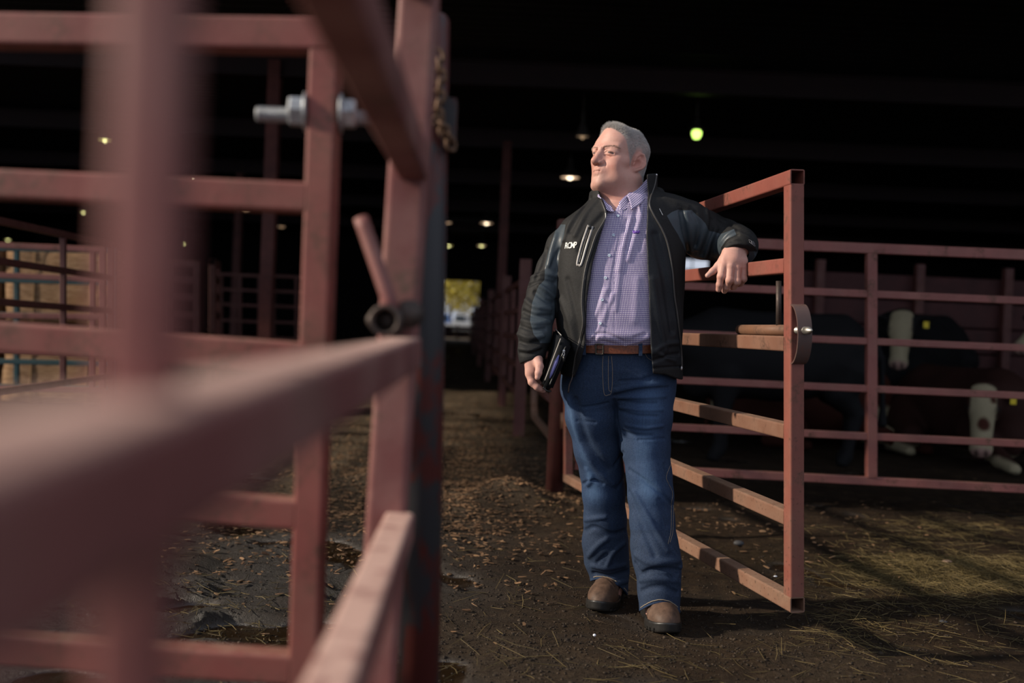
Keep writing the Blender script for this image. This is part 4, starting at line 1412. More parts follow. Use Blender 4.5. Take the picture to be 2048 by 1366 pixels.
SHIRT_T = trunk_table([(372, 1206, 1300, 3.735, 3.88), (396, 1200, 1318, 3.71, 3.89), (415, 1182, 1340, 3.69, 3.90), (440, 1152, 1360, 3.675, 3.91), (500, 1128, 1362, 3.648, 3.925), (580, 1126, 1358, 3.622, 3.935),
                       (635, 1128, 1354, 3.610, 3.935), (668, 1130, 1352, 3.610, 3.93), (688, 1136, 1346, 3.626, 3.925), (700, 1140, 1342, 3.642, 3.915), (730, 1140, 1342, 3.65, 3.915)])
COAT_T = trunk_table([(378, 1196, 1318, 3.715, 3.90), (395, 1190, 1336, 3.695, 3.91), (412, 1168, 1354, 3.675, 3.92), (440, 1131, 1372, 3.655, 3.93), (480, 1112, 1374, 3.635, 3.94), (560, 1110, 1371, 3.605, 3.95),
                      (640, 1113, 1366, 3.590, 3.955), (700, 1120, 1364, 3.590, 3.955), (735, 1121, 1366, 3.60, 3.95), (770, 1120, 1367, 3.605, 3.945)])

def SL(px, py, d, r_px):
    return (M(px, py, d), r_px * d / F_PX)

SLEEVE_R = [SL(1153, 470, 3.79, 36), SL(1126, 494, 3.785, 32.5), SL(1102, 535, 3.77, 26.5), SL(1086, 580, 3.755, 29.5), SL(1077, 625, 3.735, 32), SL(1070, 668, 3.705, 32), SL(1064, 700, 3.685, 26.5), SL(1063, 716, 3.675, 25)]
SLEEVE_L = [SL(1338, 430, 3.79, 40), SL(1372, 447, 3.80, 45), SL(1408, 470, 3.84, 47), SL(1446, 482, 3.885, 42), SL(1464, 487, 3.82, 40), SL(1475, 492, 3.70, 38), SL(1478, 494, 3.62, 38)]

# hands: (pixel, depth, radius in mm)
WR_L = M(1474, 494, 3.64)
def hp(px, py, d): return M(px, py, d)
HAND_L = dict(
    palm=[(hp(1468, 508, 3.607), 0.037), (hp(1466, 524, 3.595), 0.034)], web=[(hp(1451, 521, 3.588), 0.023), (hp(1468, 519, 3.582), 0.025), (hp(1483, 522, 3.588), 0.022)],
    back=[[(hp(1457, 507, 3.592), 0.025), (hp(1448, 531, 3.575), 0.0165)], [(hp(1466, 505, 3.587), 0.025), (hp(1461, 533, 3.567), 0.0165)],
          [(hp(1472, 506, 3.588), 0.025), (hp(1474, 535, 3.57), 0.0160)], [(hp(1478, 509, 3.595), 0.024), (hp(1486, 535, 3.58), 0.0150)]],
    fingers=[[(hp(1447, 531, 3.574), 0.0145), (hp(1442, 553, 3.566), 0.0127), (hp(1439, 569, 3.573), 0.0110), (hp(1437, 579, 3.583), 0.0090)],
             [(hp(1461, 534, 3.567), 0.0145), (hp(1459, 560, 3.556), 0.0128), (hp(1454, 574, 3.580), 0.0110), (hp(1449, 582, 3.600), 0.0092)],
             [(hp(1474, 536, 3.570), 0.0142), (hp(1474, 563, 3.560), 0.0124), (hp(1468, 573, 3.588), 0.0105), (hp(1463, 575, 3.606), 0.0090)],
             [(hp(1486, 536, 3.580), 0.0132), (hp(1487, 558, 3.572), 0.0112), (hp(1482, 567, 3.596), 0.0095), (hp(1477, 569, 3.612), 0.0084)]],
    thumb=[(hp(1452, 516, 3.598), 0.020), (hp(1437, 532, 3.590), 0.0148), (hp(1425, 543, 3.580), 0.0118), (hp(1415, 551, 3.572), 0.0088)],
    wrist=[(hp(1476, 492, 3.66), 0.033), (hp(1472, 502, 3.615), 0.033)])
HAND_R = dict(
    palm=[(hp(1068, 722, 3.665), 0.031), (hp(1066, 742, 3.66), 0.028)],
    back=[[(hp(1064, 722, 3.66), 0.026), (hp(1060, 748, 3.655), 0.0165)], [(hp(1063, 724, 3.675), 0.024), (hp(1060, 748, 3.68), 0.0165)],
          [(hp(1064, 724, 3.69), 0.022), (hp(1062, 747, 3.70), 0.0155)], [(hp(1066, 724, 3.70), 0.020), (hp(1065, 745, 3.72), 0.0145)]],
    fingers=[[(hp(1060, 748, 3.655), 0.0155), (hp(1064, 764, 3.645), 0.0130), (hp(1074, 774, 3.640), 0.0112), (hp(1082, 778, 3.640), 0.0092)],
             [(hp(1061, 749, 3.68), 0.0152), (hp(1067, 767, 3.672), 0.0125), (hp(1077, 776, 3.668), 0.0110), (hp(1085, 780, 3.668), 0.0090)],
             [(hp(1063, 748, 3.70), 0.0145), (hp(1069, 766, 3.70), 0.0120), (hp(1079, 776, 3.695), 0.0105), (hp(1087, 780, 3.695), 0.0090)],
             [(hp(1066, 746, 3.72), 0.0130), (hp(1073, 762, 3.725), 0.0108), (hp(1081, 770, 3.72), 0.0095), (hp(1088, 773, 3.72), 0.0085)]],
    thumb=[(hp(1074, 718, 3.65), 0.020), (hp(1079, 733, 3.615), 0.0150), (hp(1077, 746, 3.600), 0.0126), (hp(1075, 755, 3.597), 0.0100)],
    wrist=[(hp(1064, 700, 3.685), 0.031), (hp(1066, 716, 3.672), 0.031)])

def hand_sdf(p, H):
    d = chain(p, H['palm'], 0.02)
    d = smin(d, chain(p, H['wrist'], 0.01), 0.02)
    if 'web' in H: d = smin(d, chain(p, H['web'], 0.01), 0.015)
    for b in H['back']:
        d = smin(d, chain(p, b, 0.008), 0.010)
    for f in H['fingers']:
        e = chain(p, [(a, r * 1.10) for a, r in f], 0.004)
        for (q, r) in f[1:2]:
            e = smin(e, sph(p, q, r * 1.12), 0.004)
        d = smin(d, e, 0.0045)
    for f in H['fingers']:
        d = d - 0.0014 * np.exp(-(_len(p - f[0][0].astype(np.float32)) / 0.011) ** 2)
    d = smin(d, chain(p, H['thumb'], 0.006), 0.009)
    return d

def nails(H, cols, V, on):
    for f in H['fingers'] + [H['thumb']]:
        if not on: continue
        a, b = f[-2][0], f[-1][0]
        t = nrm(b - a)
        side = np.array([0, 0, 1.0]); side = nrm(side - t * (side @ t))
        c = b + side * f[-1][1] * 0.9 + t * 0.001
        d_ = V - c
        m = np.exp(-((d_ @ t) / 0.006) ** 4 - (np.linalg.norm(np.cross(d_, t), axis=1) / 0.0058) ** 4)
        cols[:] = cols * (1 - m[:, None] * 0.5) + np.array([0.62, 0.42, 0.36]) * m[:, None] * 0.5

# ---- head, modelled in its own axes (x his left, y forward, z up), then turned
HY = math.radians(50)
HPITCH = math.radians(4)
HROLL = math.radians(6)
hf = np.array([-math.sin(HY) * math.cos(HPITCH), math.sin(HPITCH), math.cos(HY) * math.cos(HPITCH)])
hl = nrm(np.cross([math.sin(HROLL), math.cos(HROLL), 0], hf)); hu = np.cross(hf, hl)
HR = np.stack([hl, hf, hu], 1)               # columns
HC = M(1238, 317, 3.80)
HS = 1.06
def to_head0(p): return ((p - HC.astype(np.float32)) @ HR.astype(np.float32)) / HS
def from_head0(q): return (np.asarray(q, float) * HS) @ HR.T + HC
WARP = None
def head_shift(p):
    """smooth reshaping that fits the plain head to this man's features (metres, across the view)"""
    if WARP is None: return np.zeros_like(p)
    T_, Wt, A_ = WARP
    px, py = to_px(p)
    u = np.stack([px, py], 1).astype(np.float64)
    r2 = ((u[:, None, :] - T_[None]) ** 2).sum(2)
    K = 0.5 * r2 * np.log(r2 + 1e-9)
    dpx = K @ Wt + A_[0] + u @ A_[1:]
    w = np.clip((418 - py) / 40, 0, 1)
    w = (w * w * (3 - 2 * w)) * np.clip((np.minimum(1.0, (px - 1110) / 40) * np.minimum(1.0, (1380 - px) / 40)), 0, 1)
    dpx = np.clip(dpx, -16, 16) * w[:, None]
    s = -p[:, 2] / F_PX
    return np.stack([dpx[:, 0] * s, -dpx[:, 1] * s, s * 0], 1).astype(p.dtype)
def to_head(p):
    return to_head0(p + head_shift(p))
def from_head(q):
    b = from_head0(q); sh = b.shape; b = b.reshape(-1, 3); p = b.copy()
    for _ in range(8):
        p = b - head_shift(p)
    return p.reshape(sh)

NECK0 = np.array([0.0, -0.030, -0.05]); 
NECK1 = to_head(M(1249, 412, 3.82)[None])[0]

def head_sdf(q):
    """q in head axes"""
    ax = np.abs(q[:, 0]); m = np.stack([ax, q[:, 1], q[:, 2]], 1)
    d = ell(m, (0, -0.018, 0.046), (0.0785, 0.100, 0.078))
    d = smin(d, ell(m, (0, 0.032, 0.048), (0.066, 0.058, 0.062)), 0.03)
    d = smin(d, ell(m, (0, 0.026, -0.032), (0.068, 0.068, 0.080)), 0.03)
    # cheek, jowl, jaw, chin
    d = smin(d, ell(m, (0.040, 0.056, -0.040), (0.030, 0.030, 0.032)), 0.02)
    d = smin(d, ell(m, (0.050, 0.018, -0.070), (0.026, 0.040, 0.034)), 0.03)
    d = smin(d, cap(m, (0.060, -0.010, -0.060), (0.022, 0.074, -0.103), 0.024, 0.020), 0.03)
    d = smin(d, ell(m, (0, 0.080, -0.100), (0.026, 0.019, 0.018)), 0.018)
    d = smin(d, ell(m, (0, 0.040, -0.108), (0.048, 0.050, 0.024)), 0.03)
    # full throat under the chin
    d = smin(d, cap(q, (0, 0.048, -0.092), (0, 0.000, -0.165), 0.030, 0.054), 0.03)
    d = smin(d, cap(m, (0.040, 0.022, -0.080), (0.044, -0.030, -0.160), 0.036, 0.046), 0.035)
    # muzzle area
    d = smin(d, ell(m, (0, 0.078, -0.066), (0.034, 0.026, 0.030)), 0.02)
    # neck
    d = smin(d, cap(q, NECK0, NECK1, 0.066, 0.074), 0.035)
    # brow and socket
    d = smin(d, cap(m, (0.010, 0.087, 0.022), (0.046, 0.066, 0.024), 0.012, 0.011), 0.014)
    d = smax(d, -sph(m, (0.033, 0.103, 0.001), 0.0180), 0.016)
    d = smax(d, -ell(m, (0.0145, 0.099, 0.004), (0.006, 0.012, 0.014)), 0.010)
    # cheekbone
    d = smin(d, cap(m, (0.040, 0.064, -0.020), (0.062, 0.030, -0.012), 0.013, 0.014), 0.018)
    # nose
    n = cap(m, (0, 0.087, 0.012), (0, 0.1125, -0.031), 0.0082, 0.0115)
    n = smin(n, sph(m, (0, 0.1155, -0.0355), 0.0122), 0.008)
    n = smin(n, ell(m, (0.0138, 0.103, -0.0405), (0.0074, 0.0115, 0.0078)), 0.007)
    n = smin(n, cap(m, (0.004, 0.088, -0.005), (0.012, 0.094, -0.036), 0.007, 0.008), 0.012)
    d = smin(d, n, 0.009)
    d = smax(d, -ell(m, (0.0070, 0.108, -0.0485), (0.0040, 0.0065, 0.0045)), 0.003)
    # nose wing crease and smile line
    g = pdist(m, np.array([(0.023, 0.094, -0.036), (0.030, 0.088, -0.052), (0.036, 0.078, -0.070)], np.float32))
    d = d + 0.0026 * np.exp(-(g / 0.005) ** 2)
    # lips
    ul = chain(m, [(np.array([0, 0.1035, -0.0640]), 0.0052), (np.array([0.012, 0.1005, -0.0635]), 0.0050), (np.array([0.022, 0.0935, -0.0655]), 0.0040), (np.array([0.031, 0.0865, -0.0680]), 0.0022)], 0.004)
    ll = chain(m, [(np.array([0, 0.1010, -0.0735]), 0.0062), (np.array([0.012, 0.0985, -0.0735]), 0.0056), (np.array([0.022, 0.0925, -0.0720]), 0.0044), (np.array([0.030, 0.0865, -0.0700]), 0.0022)], 0.004)
    d = smin(d, ul, 0.006); d = smin(d, ll, 0.006)
    ml = pdist(m, np.array([(0, 0.108, -0.0685), (0.014, 0.104, -0.0680), (0.029, 0.090, -0.0695)], np.float32))
    d = d + 0.0036 * np.exp(-(ml / 0.0026) ** 2)
    d = d + 0.0024 * np.exp(-(pdist(m, np.array([(0, 0.103, -0.0855), (0.014, 0.097, -0.086)], np.float32)) / 0.006) ** 2)   # under the lip
    d = d + 0.0012 * np.exp(-(pdist(m, np.array([(0.0, 0.106, -0.049), (0.0, 0.107, -0.059)], np.float32)) / 0.003) ** 2)    # philtrum
    d = d + 0.0022 * np.exp(-(pdist(m, np.array([(0.0, 0.099, -0.100), (0.0, 0.097, -0.110)], np.float32)) / 0.004) ** 2)    # chin dimple
    # jaw to neck crease
    g = pdist(m, np.array([(0.0, 0.070, -0.122), (0.035, 0.052, -0.114), (0.062, 0.010, -0.090), (0.068, -0.02, -0.062)], np.float32))
    d = d + 0.0012 * np.exp(-(g / 0.010) ** 2)
    # forehead lines, crow's feet
    for z in (0.050, 0.062):
        g = pdist(m, np.array([(0, 0.090, z), (0.03, 0.084, z + 0.002), (0.05, 0.066, z - 0.004)], np.float32))
        d = d + 0.0006 * np.exp(-(g / 0.0035) ** 2)
    g = pdist(m, np.array([(0.008, 0.098, 0.020), (0.0085, 0.097, 0.034)], np.float32))
    d = d + 0.0012 * np.exp(-(g / 0.003) ** 2)
    # eyelids over the eyeball, then the slit
    e = sph(m, (0.0325, 0.0745, 0.0015), 0.0150)
    d = smin(d, e, 0.006)
    u = pdist(m, np.array([(0.017, 0.0870, 0.0050), (0.026, 0.0900, 0.0095), (0.036, 0.0890, 0.0090), (0.047, 0.0800, 0.0030)], np.float32))
    d = d - 0.0020 * np.exp(-(u / 0.0034) ** 2)
    u = pdist(m, np.array([(0.018, 0.0860, -0.0050), (0.030, 0.0880, -0.0075), (0.044, 0.0800, -0.0050)], np.float32))
    d = d - 0.0013 * np.exp(-(u / 0.0030) ** 2)
    u = pdist(m, np.array([(0.018, 0.0870, -0.0125), (0.032, 0.0860, -0.0165), (0.047, 0.0760, -0.0115)], np.float32))
    d = d + 0.0016 * np.exp(-(u / 0.0040) ** 2)
    # hooded fold above the lid
    u = pdist(m, np.array([(0.022, 0.0900, 0.0150), (0.036, 0.0870, 0.0155), (0.052, 0.0730, 0.0050)], np.float32))
    d = d - 0.0024 * np.exp(-(u / 0.0050) ** 2)
    sl = pdist(m, np.array([(0.0200, 0.0895, 0.0000), (0.027, 0.0920, 0.0018), (0.035, 0.0910, 0.0016), (0.0435, 0.0845, -0.0010)], np.float32))
    d = smax(d, -(sl - 0.0029), 0.0012)
    # ears
    o = np.array([0.0755, -0.012, -0.004])
    if True:
        ea = m - o.astype(np.float32)
        c, s = math.cos(0.30), math.sin(0.30)        # flare from the skull
        c2, s2 = math.cos(0.18), math.sin(0.18)      # lean back
        y1 = ea[:, 1] * c2 + ea[:, 2] * s2; z1 = -ea[:, 1] * s2 + ea[:, 2] * c2
        x2 = ea[:, 0] * c + y1 * s; y2 = -ea[:, 0] * s + y1 * c
        k = np.stack([x2, y2, z1], 1)
        disc = ell(k, (0.002, -0.006, 0.003), (0.0065, 0.0185, 0.032))
        disc = smin(disc, ell(k, (0.001, 0.001, -0.025), (0.0058, 0.0095, 0.0115)), 0.008)
        rim = pdist(k, np.array([(0.004, 0.011, 0.006), (0.005, 0.010, 0.020), (0.006, 0.0, 0.0315), (0.006, -0.014, 0.029), (0.006, -0.0225, 0.015), (0.006, -0.0225, -0.002), (0.005, -0.015, -0.017), (0.004, -0.004, -0.026)], np.float32)) - 0.0040
        disc = smin(disc, rim, 0.004)
        anti = pdist(k, np.array([(0.005, -0.004, 0.019), (0.0055, -0.0125, 0.008), (0.0055, -0.0115, -0.008), (0.005, -0.003, -0.015)], np.float32)) - 0.0030
        disc = smax(disc, -ell(k, (0.0085, -0.0005, -0.001), (0.0065, 0.0095, 0.0135)), 0.004)
        disc = smax(disc, -ell(k, (0.0095, -0.010, 0.018), (0.0050, 0.0075, 0.0085)), 0.004)
        disc = smin(disc, anti, 0.003)
        disc = smin(disc, ell(k, (0.004, 0.0095, -0.006), (0.0040, 0.0036, 0.0065)), 0.004)
        d = smin(d, disc, 0.006)
    return d

def head_cam(p):
    return head_sdf(to_head(p)) * HS

def hairline(q):
    """> 0 where hair grows (metres inside the hairline)"""
    ax = np.abs(q[:, 0]); y = q[:, 1]; z = q[:, 2]
    # front edge: height of the hairline against how far forward
    front = z - np.interp(y, [-0.2, -0.02, 0.014, 0.026, 0.040, 0.050, 0.062, 0.074, 0.09], [-0.2, -0.024, -0.018, 0.006, 0.032, 0.056, 0.078, 0.0905, 0.108])
    nape = z - np.interp(y, [-0.13, -0.07, -0.035, -0.02, 0.0], [-0.085, -0.075, -0.05, -0.012, -0.030])
    e = np.minimum(front, nape)
    ear = np.sqrt(((y + 0.014) / 0.022) ** 2 + ((z - 0.0) / 0.037) ** 2) - 1
    return np.where(ax > 0.066, np.minimum(e, ear * 0.02), e)

def body_hidden(p):
    """plain figure under the clothes"""
    d = loft(p, SHIRT_T) + 0.02
    d = smax(d, p[:, 1] - YC(392), 0.02)
    d = smax(d, YC(770) - p[:, 1], 0.02)
    d = smin(d, cap(p, NECKW0, NECKW1, 0.066, 0.085), 0.03)
    d = smin(d, chain(p, [(a, r * 0.62) for a, r in SLEEVE_R], 0.02), 0.03)
    d = smin(d, chain(p, [(a, r * 0.62) for a, r in SLEEVE_L], 0.02), 0.03)
    for lg in (LEG_R, LEG_L):
        d = smin(d, chain(p, [(a, r * 0.70) for a, r in lg], 0.02), 0.03)
    return d
def fit_head():
    global WARP
    V, _ = surface(lambda p: head_sdf(to_head0(p)) * HS, HC + [-0.17, -0.17, -0.16], HC + [0.16, 0.16, 0.17], 0.006, 1)
    vx, vy = to_px(V)
    lm = [((0, .1295, -.036), (1182.5, 321)), ((.0225, .103, -.041), (1205.5, 325)), ((.029, .089, -.0695), (1207.4, 344)), ((0, .105, -.068), (1191, 342.5)), ((0, .0985, -.1), (1186.5, 363)),
          ((.0185, .089, 0), (1208.8, 304.3)), ((.0465, .082, -.001), (1229.8, 307.7)), ((.013, .1, .019), (1204.8, 295.5)), ((.055, .068, .018), (1237.7, 297)), ((.084, -.016, .030), (1282, 306)),
          ((.080, -.012, -.040), (1266, 347)), ((.086, -.034, .01), (1288.5, 320)), ((0, .078, -.121), (1193, 374)), ((.055, .02, -.10), (1240, 371)), ((-.0185, .089, 0), (1194, 305))]
    src = [to_px(from_head0(np.array(c, float))[None]) for c, _ in lm]
    S_ = [(a[0][0], a[1][0]) for a in src]; T_ = [t for _, t in lm]
    row = lambda k: S_[k][1]
    def side(y, right):
        m = np.abs(vy - y) < 2.5
        return (vx[m].max() if right else vx[m].min(), y)
    # far cheek, brow and chin outline; skull outline
    for y, t in ((row(7) + 5, (1183.5, 300)), (row(7) - 16, (1192.5, 281)), (row(7) - 30, (1203, 266)), (row(5) + 8, (1186, 312)), (row(3) - 7, (1183.5, 335)), (row(3) + 6, (1183.8, 349)), (row(4), (1184.6, 363))):
        S_.append(side(y, False)); T_.append(t)
    yt = vy.min(); xt = vx[np.argmin(vy)]
    for dx in (-22, 0, 22):
        m = np.abs(vx - (xt + dx)) < 2.5
        S_.append((xt + dx, vy[m].min()))
    T_ += [(1217, 251), (1240, 251), (1262, 258)]
    for y, t in ((row(7) - 18, (1289, 277)), (row(7), (1299, 296)), (row(9) + 16, (1297, 317)), (row(10) - 6, (1292, 338))):
        S_.append(side(y, True)); T_.append(t)
    S_ = np.array(S_); T_ = np.array(T_, float)
    for q in ((1130, 200), (1370, 200), (1130, 420), (1370, 420), (1250, 180)):
        S_ = np.vstack([S_, q]); T_ = np.vstack([T_, q])
    n = len(T_)
    r2 = ((T_[:, None] - T_[None]) ** 2).sum(2)
    K = 0.5 * r2 * np.log(r2 + 1e-9) + np.eye(n) * 60.0
    P_ = np.hstack([np.ones((n, 1)), T_])
    A = np.block([[K, P_], [P_.T, np.zeros((3, 3))]])
    b = np.vstack([S_ - T_, np.zeros((3, 2))])
    x = np.linalg.solve(A, b)
    WARP = (T_, x[:n], x[n:])
fit_head()
NECK1 = to_head(M(1249, 412, 3.82)[None])[0]
NECKW0, NECKW1 = from_head(NECK0 * [1, 1, 1.4]), M(1249, 420, 3.82)

LEG_R = [SL(1190, 770, 3.79, 62), SL(1188, 830, 3.80, 56), SL(1196, 895, 3.82, 47), SL(1204, 945, 3.84, 42.5), SL(1207, 985, 3.85, 41), SL(1210, 1037, 3.875, 41), SL(1210, 1085, 3.895, 44), SL(1213, 1118, 3.91, 42.5), SL(1219, 1142, 3.915, 37), SL(1219, 1178, 3.90, 38)]
LEG_L = [SL(1287, 770, 3.77, 61), SL(1287, 835, 3.75, 56), SL(1291, 890, 3.735, 48), SL(1298, 950, 3.715, 44.5), SL(1301, 990, 3.705, 44), SL(1304, 1040, 3.69, 43), SL(1309, 1092, 3.675, 45), SL(1314, 1122, 3.665, 46.5), SL(1318, 1148, 3.66, 42), SL(1318, 1180, 3.645, 41), SL(1319, 1226, 3.625, 41)]

# ---- garments
def jeans_base(p):
    d = chain(p, LEG_R, 0.02)
    e = chain(p, LEG_L, 0.02)
    hip = loft(p, HIP_T, 2.3)
    hip = smax(hip, p[:, 1] - YC(694), 0.004)
    hip = smax(hip, YC(800) - p[:, 1], 0.05)
    d = np.minimum(smin(d, hip, 0.045), smin(e, hip, 0.045)) if False else smin(smin(d, hip, 0.045), smin(e, hip, 0.045), 0.006)
    return d
HIP_T = trunk_table([(680, 1142, 1343, 3.648, 3.915), (700, 1136, 1346, 3.643, 3.92), (740, 1128, 1349, 3.645, 3.935), (790, 1124, 1348, 3.665, 3.935), (850, 1130, 1342, 3.68, 3.92)])

def hem_plane(p, c, n, bow=0.0):
    return (p - c.astype(np.float32)) @ n.astype(np.float32) + bow * (p[:, 0] - c[0]) ** 2
HEM_R = (M(1213, 1160, 3.83), nrm([0.26, 1.0, -0.30]), 4.5)
HEM_L = (M(1320, 1206, 3.57), nrm([-0.02, 1.0, -0.30]), 6.0)

def jeans_sdf_raw(p):
    d = jeans_base(p)
    # hems
    left = p[:, 0] < M(1262, 1150, 3.78)[0]
    cut = np.where(left, -hem_plane(p, *HEM_R), -hem_plane(p, *HEM_L))
    low = p[:, 1] < YC(1080)
    d = np.where(low, smax(d, cut, 0.003), d)
    inner = np.minimum(chain(p, [(a, r - 0.020) for a, r in LEG_R[8:]] + [(LEG_R[-1][0] - [0, 0.08, 0], LEG_R[-1][1] - 0.008)], 0.02),
                       chain(p, [(a, r - 0.020) for a, r in LEG_L[9:]] + [(LEG_L[-1][0] - [0, 0.08, 0], LEG_L[-1][1] - 0.008)], 0.02))
    d = np.where(p[:, 1] < YC(1150), smax(d, -inner, 0.003), d)
    return d

def F_(fn, pts, amp, w, n=14, d0=3.2):
    return (on_surf(fn, pts, n, 0.0, d0).astype(np.float32), amp, w)

def make_folds(fn, spec, gain=1.0, sharp=1.0):
    return [F_(fn, pts, amp * gain, w * sharp) for pts, amp, w in spec]

JEANS_FOLDS = make_folds(jeans_sdf_raw, [
    ([(1229, 792), (1271, 783), (1305, 779), (1346, 775)], -0.0085, 0.008), ([(1232, 781), (1275, 772), (1320, 768)], 0.005, 0.010),
    ([(1240, 802), (1277, 807), (1312, 807)], -0.0065, 0.006), ([(1240, 794), (1290, 795), (1330, 792)], 0.005, 0.008),
    ([(1240, 822), (1271, 831), (1315, 833)], -0.006, 0.006), ([(1240, 814), (1280, 820), (1325, 820)], 0.004, 0.007),
    ([(1245, 862), (1271, 870), (1303, 871)], -0.006, 0.006), ([(1277, 880), (1330, 877)], -0.005, 0.005), ([(1252, 850), (1290, 856), (1325, 852)], 0.004, 0.007),
    ([(1290, 757), (1345, 745)], -0.004, 0.007), ([(1240, 762), (1300, 760)], -0.003, 0.007),
    ([(1138, 800), (1157, 873), (1186, 930), (1225, 968)], 0.0075, 0.012), ([(1152, 800), (1175, 880), (1215, 940)], -0.006, 0.014),
    ([(1175, 940), (1182, 955), (1176, 968)], 0.008, 0.012), ([(1166, 968), (1185, 960), (1205, 968)], -0.006, 0.007),
    ([(1160, 815), (1190, 812), (1215, 806)], -0.003, 0.006), ([(1155, 842), (1190, 845)], -0.003, 0.006), ([(1228, 800), (1236, 850), (1243, 880)], -0.005, 0.008),
    ([(1230, 930), (1246, 905)], -0.006, 0.008), ([(1235, 975), (1250, 955)], -0.005, 0.008),
    # knees and shins
    ([(1258, 940), (1285, 958), (1320, 985), (1344, 1010)], -0.006, 0.008), ([(1269, 985), (1300, 1040), (1336, 1100)], 0.007, 0.010), ([(1258, 985), (1283, 1050), (1310, 1110)], -0.005, 0.012),
    ([(1330, 930), (1340, 965), (1345, 990)], -0.005, 0.009), ([(1320, 1000), (1335, 1050)], -0.004, 0.010),
    # breaks over the boots
    ([(1170, 1062), (1190, 1055), (1222, 1068), (1250, 1062)], -0.008, 0.010), ([(1177, 1112), (1195, 1092), (1214, 1078)], 0.008, 0.011), ([(1170, 1040), (1210, 1035)], 0.005, 0.010),
    ([(1215, 1130), (1228, 1105), (1250, 1085)], 0.007, 0.010), ([(1188, 1147), (1220, 1152), (1256, 1143)], -0.012, 0.009), ([(1185, 1132), (1215, 1137), (1256, 1128)], 0.007, 0.010),
    ([(1226, 1170), (1254, 1162)], 0.008, 0.010), ([(1195, 1125), (1212, 1110)], -0.005, 0.008),
    ([(1270, 1128), (1282, 1147), (1300, 1141), (1332, 1139), (1360, 1141)], -0.012, 0.009), ([(1272, 1110), (1300, 1125), (1335, 1124), (1362, 1120)], 0.008, 0.012),
    ([(1284, 1182), (1300, 1176), (1325, 1174), (1354, 1186)], -0.010, 0.010), ([(1282, 1160), (1318, 1157), (1358, 1164)], 0.008, 0.011), ([(1338, 1150), (1352, 1165), (1358, 1150)], -0.006, 0.006),
    ([(1345, 1100), (1362, 1128), (1352, 1160)], 0.007, 0.010),
], 1.7, 0.82)
def jeans_sdf(p):
    d = jeans_sdf_raw(p)
    d = folds(p, d, JEANS_FOLDS)
    return d + 0.0012 * smooth_noise(p, 40, 77).astype(np.float32) * (p[:, 1] < YC(750))

def px_interp(py, curve):
    c = np.array(curve, float)
    return np.interp(py, c[:, 0], c[:, 1])
# front edges of the coat: (py, px)
EDGE_R = [(330, 1190), (380, 1197), (400, 1206), (424, 1214), (451, 1208), (491, 1195), (529, 1185), (569, 1178), (609, 1173.5), (643, 1172.5), (677, 1171.5), (697, 1168), (724, 1161), (754, 1149), (780, 1140)]
EDGE_L = [(330, 1292), (360, 1293), (390, 1296), (421, 1294), (475, 1293), (542, 1295.5), (609, 1299), (677, 1301), (710, 1303.5), (745, 1305.5), (780, 1307)]
ZIP_R = [(400, 1202), (424, 1211), (440, 1209), (468, 1193), (500, 1182), (542, 1170), (600, 1163.5), (643, 1166), (665, 1163), (690, 1157), (710, 1151), (735, 1147), (756, 1144)]
ZIP_L = [(343, 1314), (370, 1309.5), (394, 1301.5), (411, 1299.5), (431, 1308), (461, 1325), (491, 1336), (542, 1345), (592, 1349), (626, 1354), (677, 1360), (710, 1363), (737, 1363.5)]

def coat_raw(p):
    d = loft(p, COAT_T)
    d = smax(d, p[:, 1] - YC(392), 0.03)
    d = smin(d, chain(p, [(M(1194, 430, 3.80), 0.046), (M(1158, 464, 3.79), 0.062)], 0.02), 0.04)
    d = smin(d, chain(p, [(M(1318, 412, 3.80), 0.055), (M(1346, 425, 3.79), 0.064)], 0.02), 0.04)
    sr = chain(p, SLEEVE_R, 0.02)
    d = np.where(p[:, 1] > YC(540), smin(d, sr, 0.022), np.minimum(d, sr)) if False else smin(d, sr, 0.012)
    d = smin(d, chain(p, SLEEVE_L, 0.02), 0.022)
    # stand collar
    c0 = M(1247, 400, 3.815)
    yy = p[:, 1]
    q = np.stack([(p[:, 0] - np.interp(yy, [YC(420), YC(345)], [M(1249, 0, 3.8)[0], M(1254, 0, 3.8)[0]])) / 1.0, (p[:, 2] + 3.815) / 1.05], 1)
    q[:, 0] = np.where(q[:, 0] < 0, q[:, 0] / 1.13, q[:, 0])
    rad = np.sqrt(q[:, 0] ** 2 + q[:, 1] ** 2)
    R = np.interp(yy, [YC(430), YC(395), YC(345)], [0.150, 0.116, 0.112])
    col = np.abs(rad - R) - 0.0075
    top = yy - (YC(360) + (p[:, 0] - M(1250, 0, 3.8)[0]) * 0.24 - 0.0 * p[:, 2])
    col = smax(col, top, 0.008)
    col = smax(col, YC(425) - yy, 0.008)
    d = smin(d, col, 0.016)
    # rolled hood edge behind the collar
    d = smin(d, chain(p, [(M(1296, 380, 3.93), 0.022), (M(1316, 388, 3.86), 0.022), (M(1327, 394, 3.80), 0.016)], 0.02), 0.010)
    return d

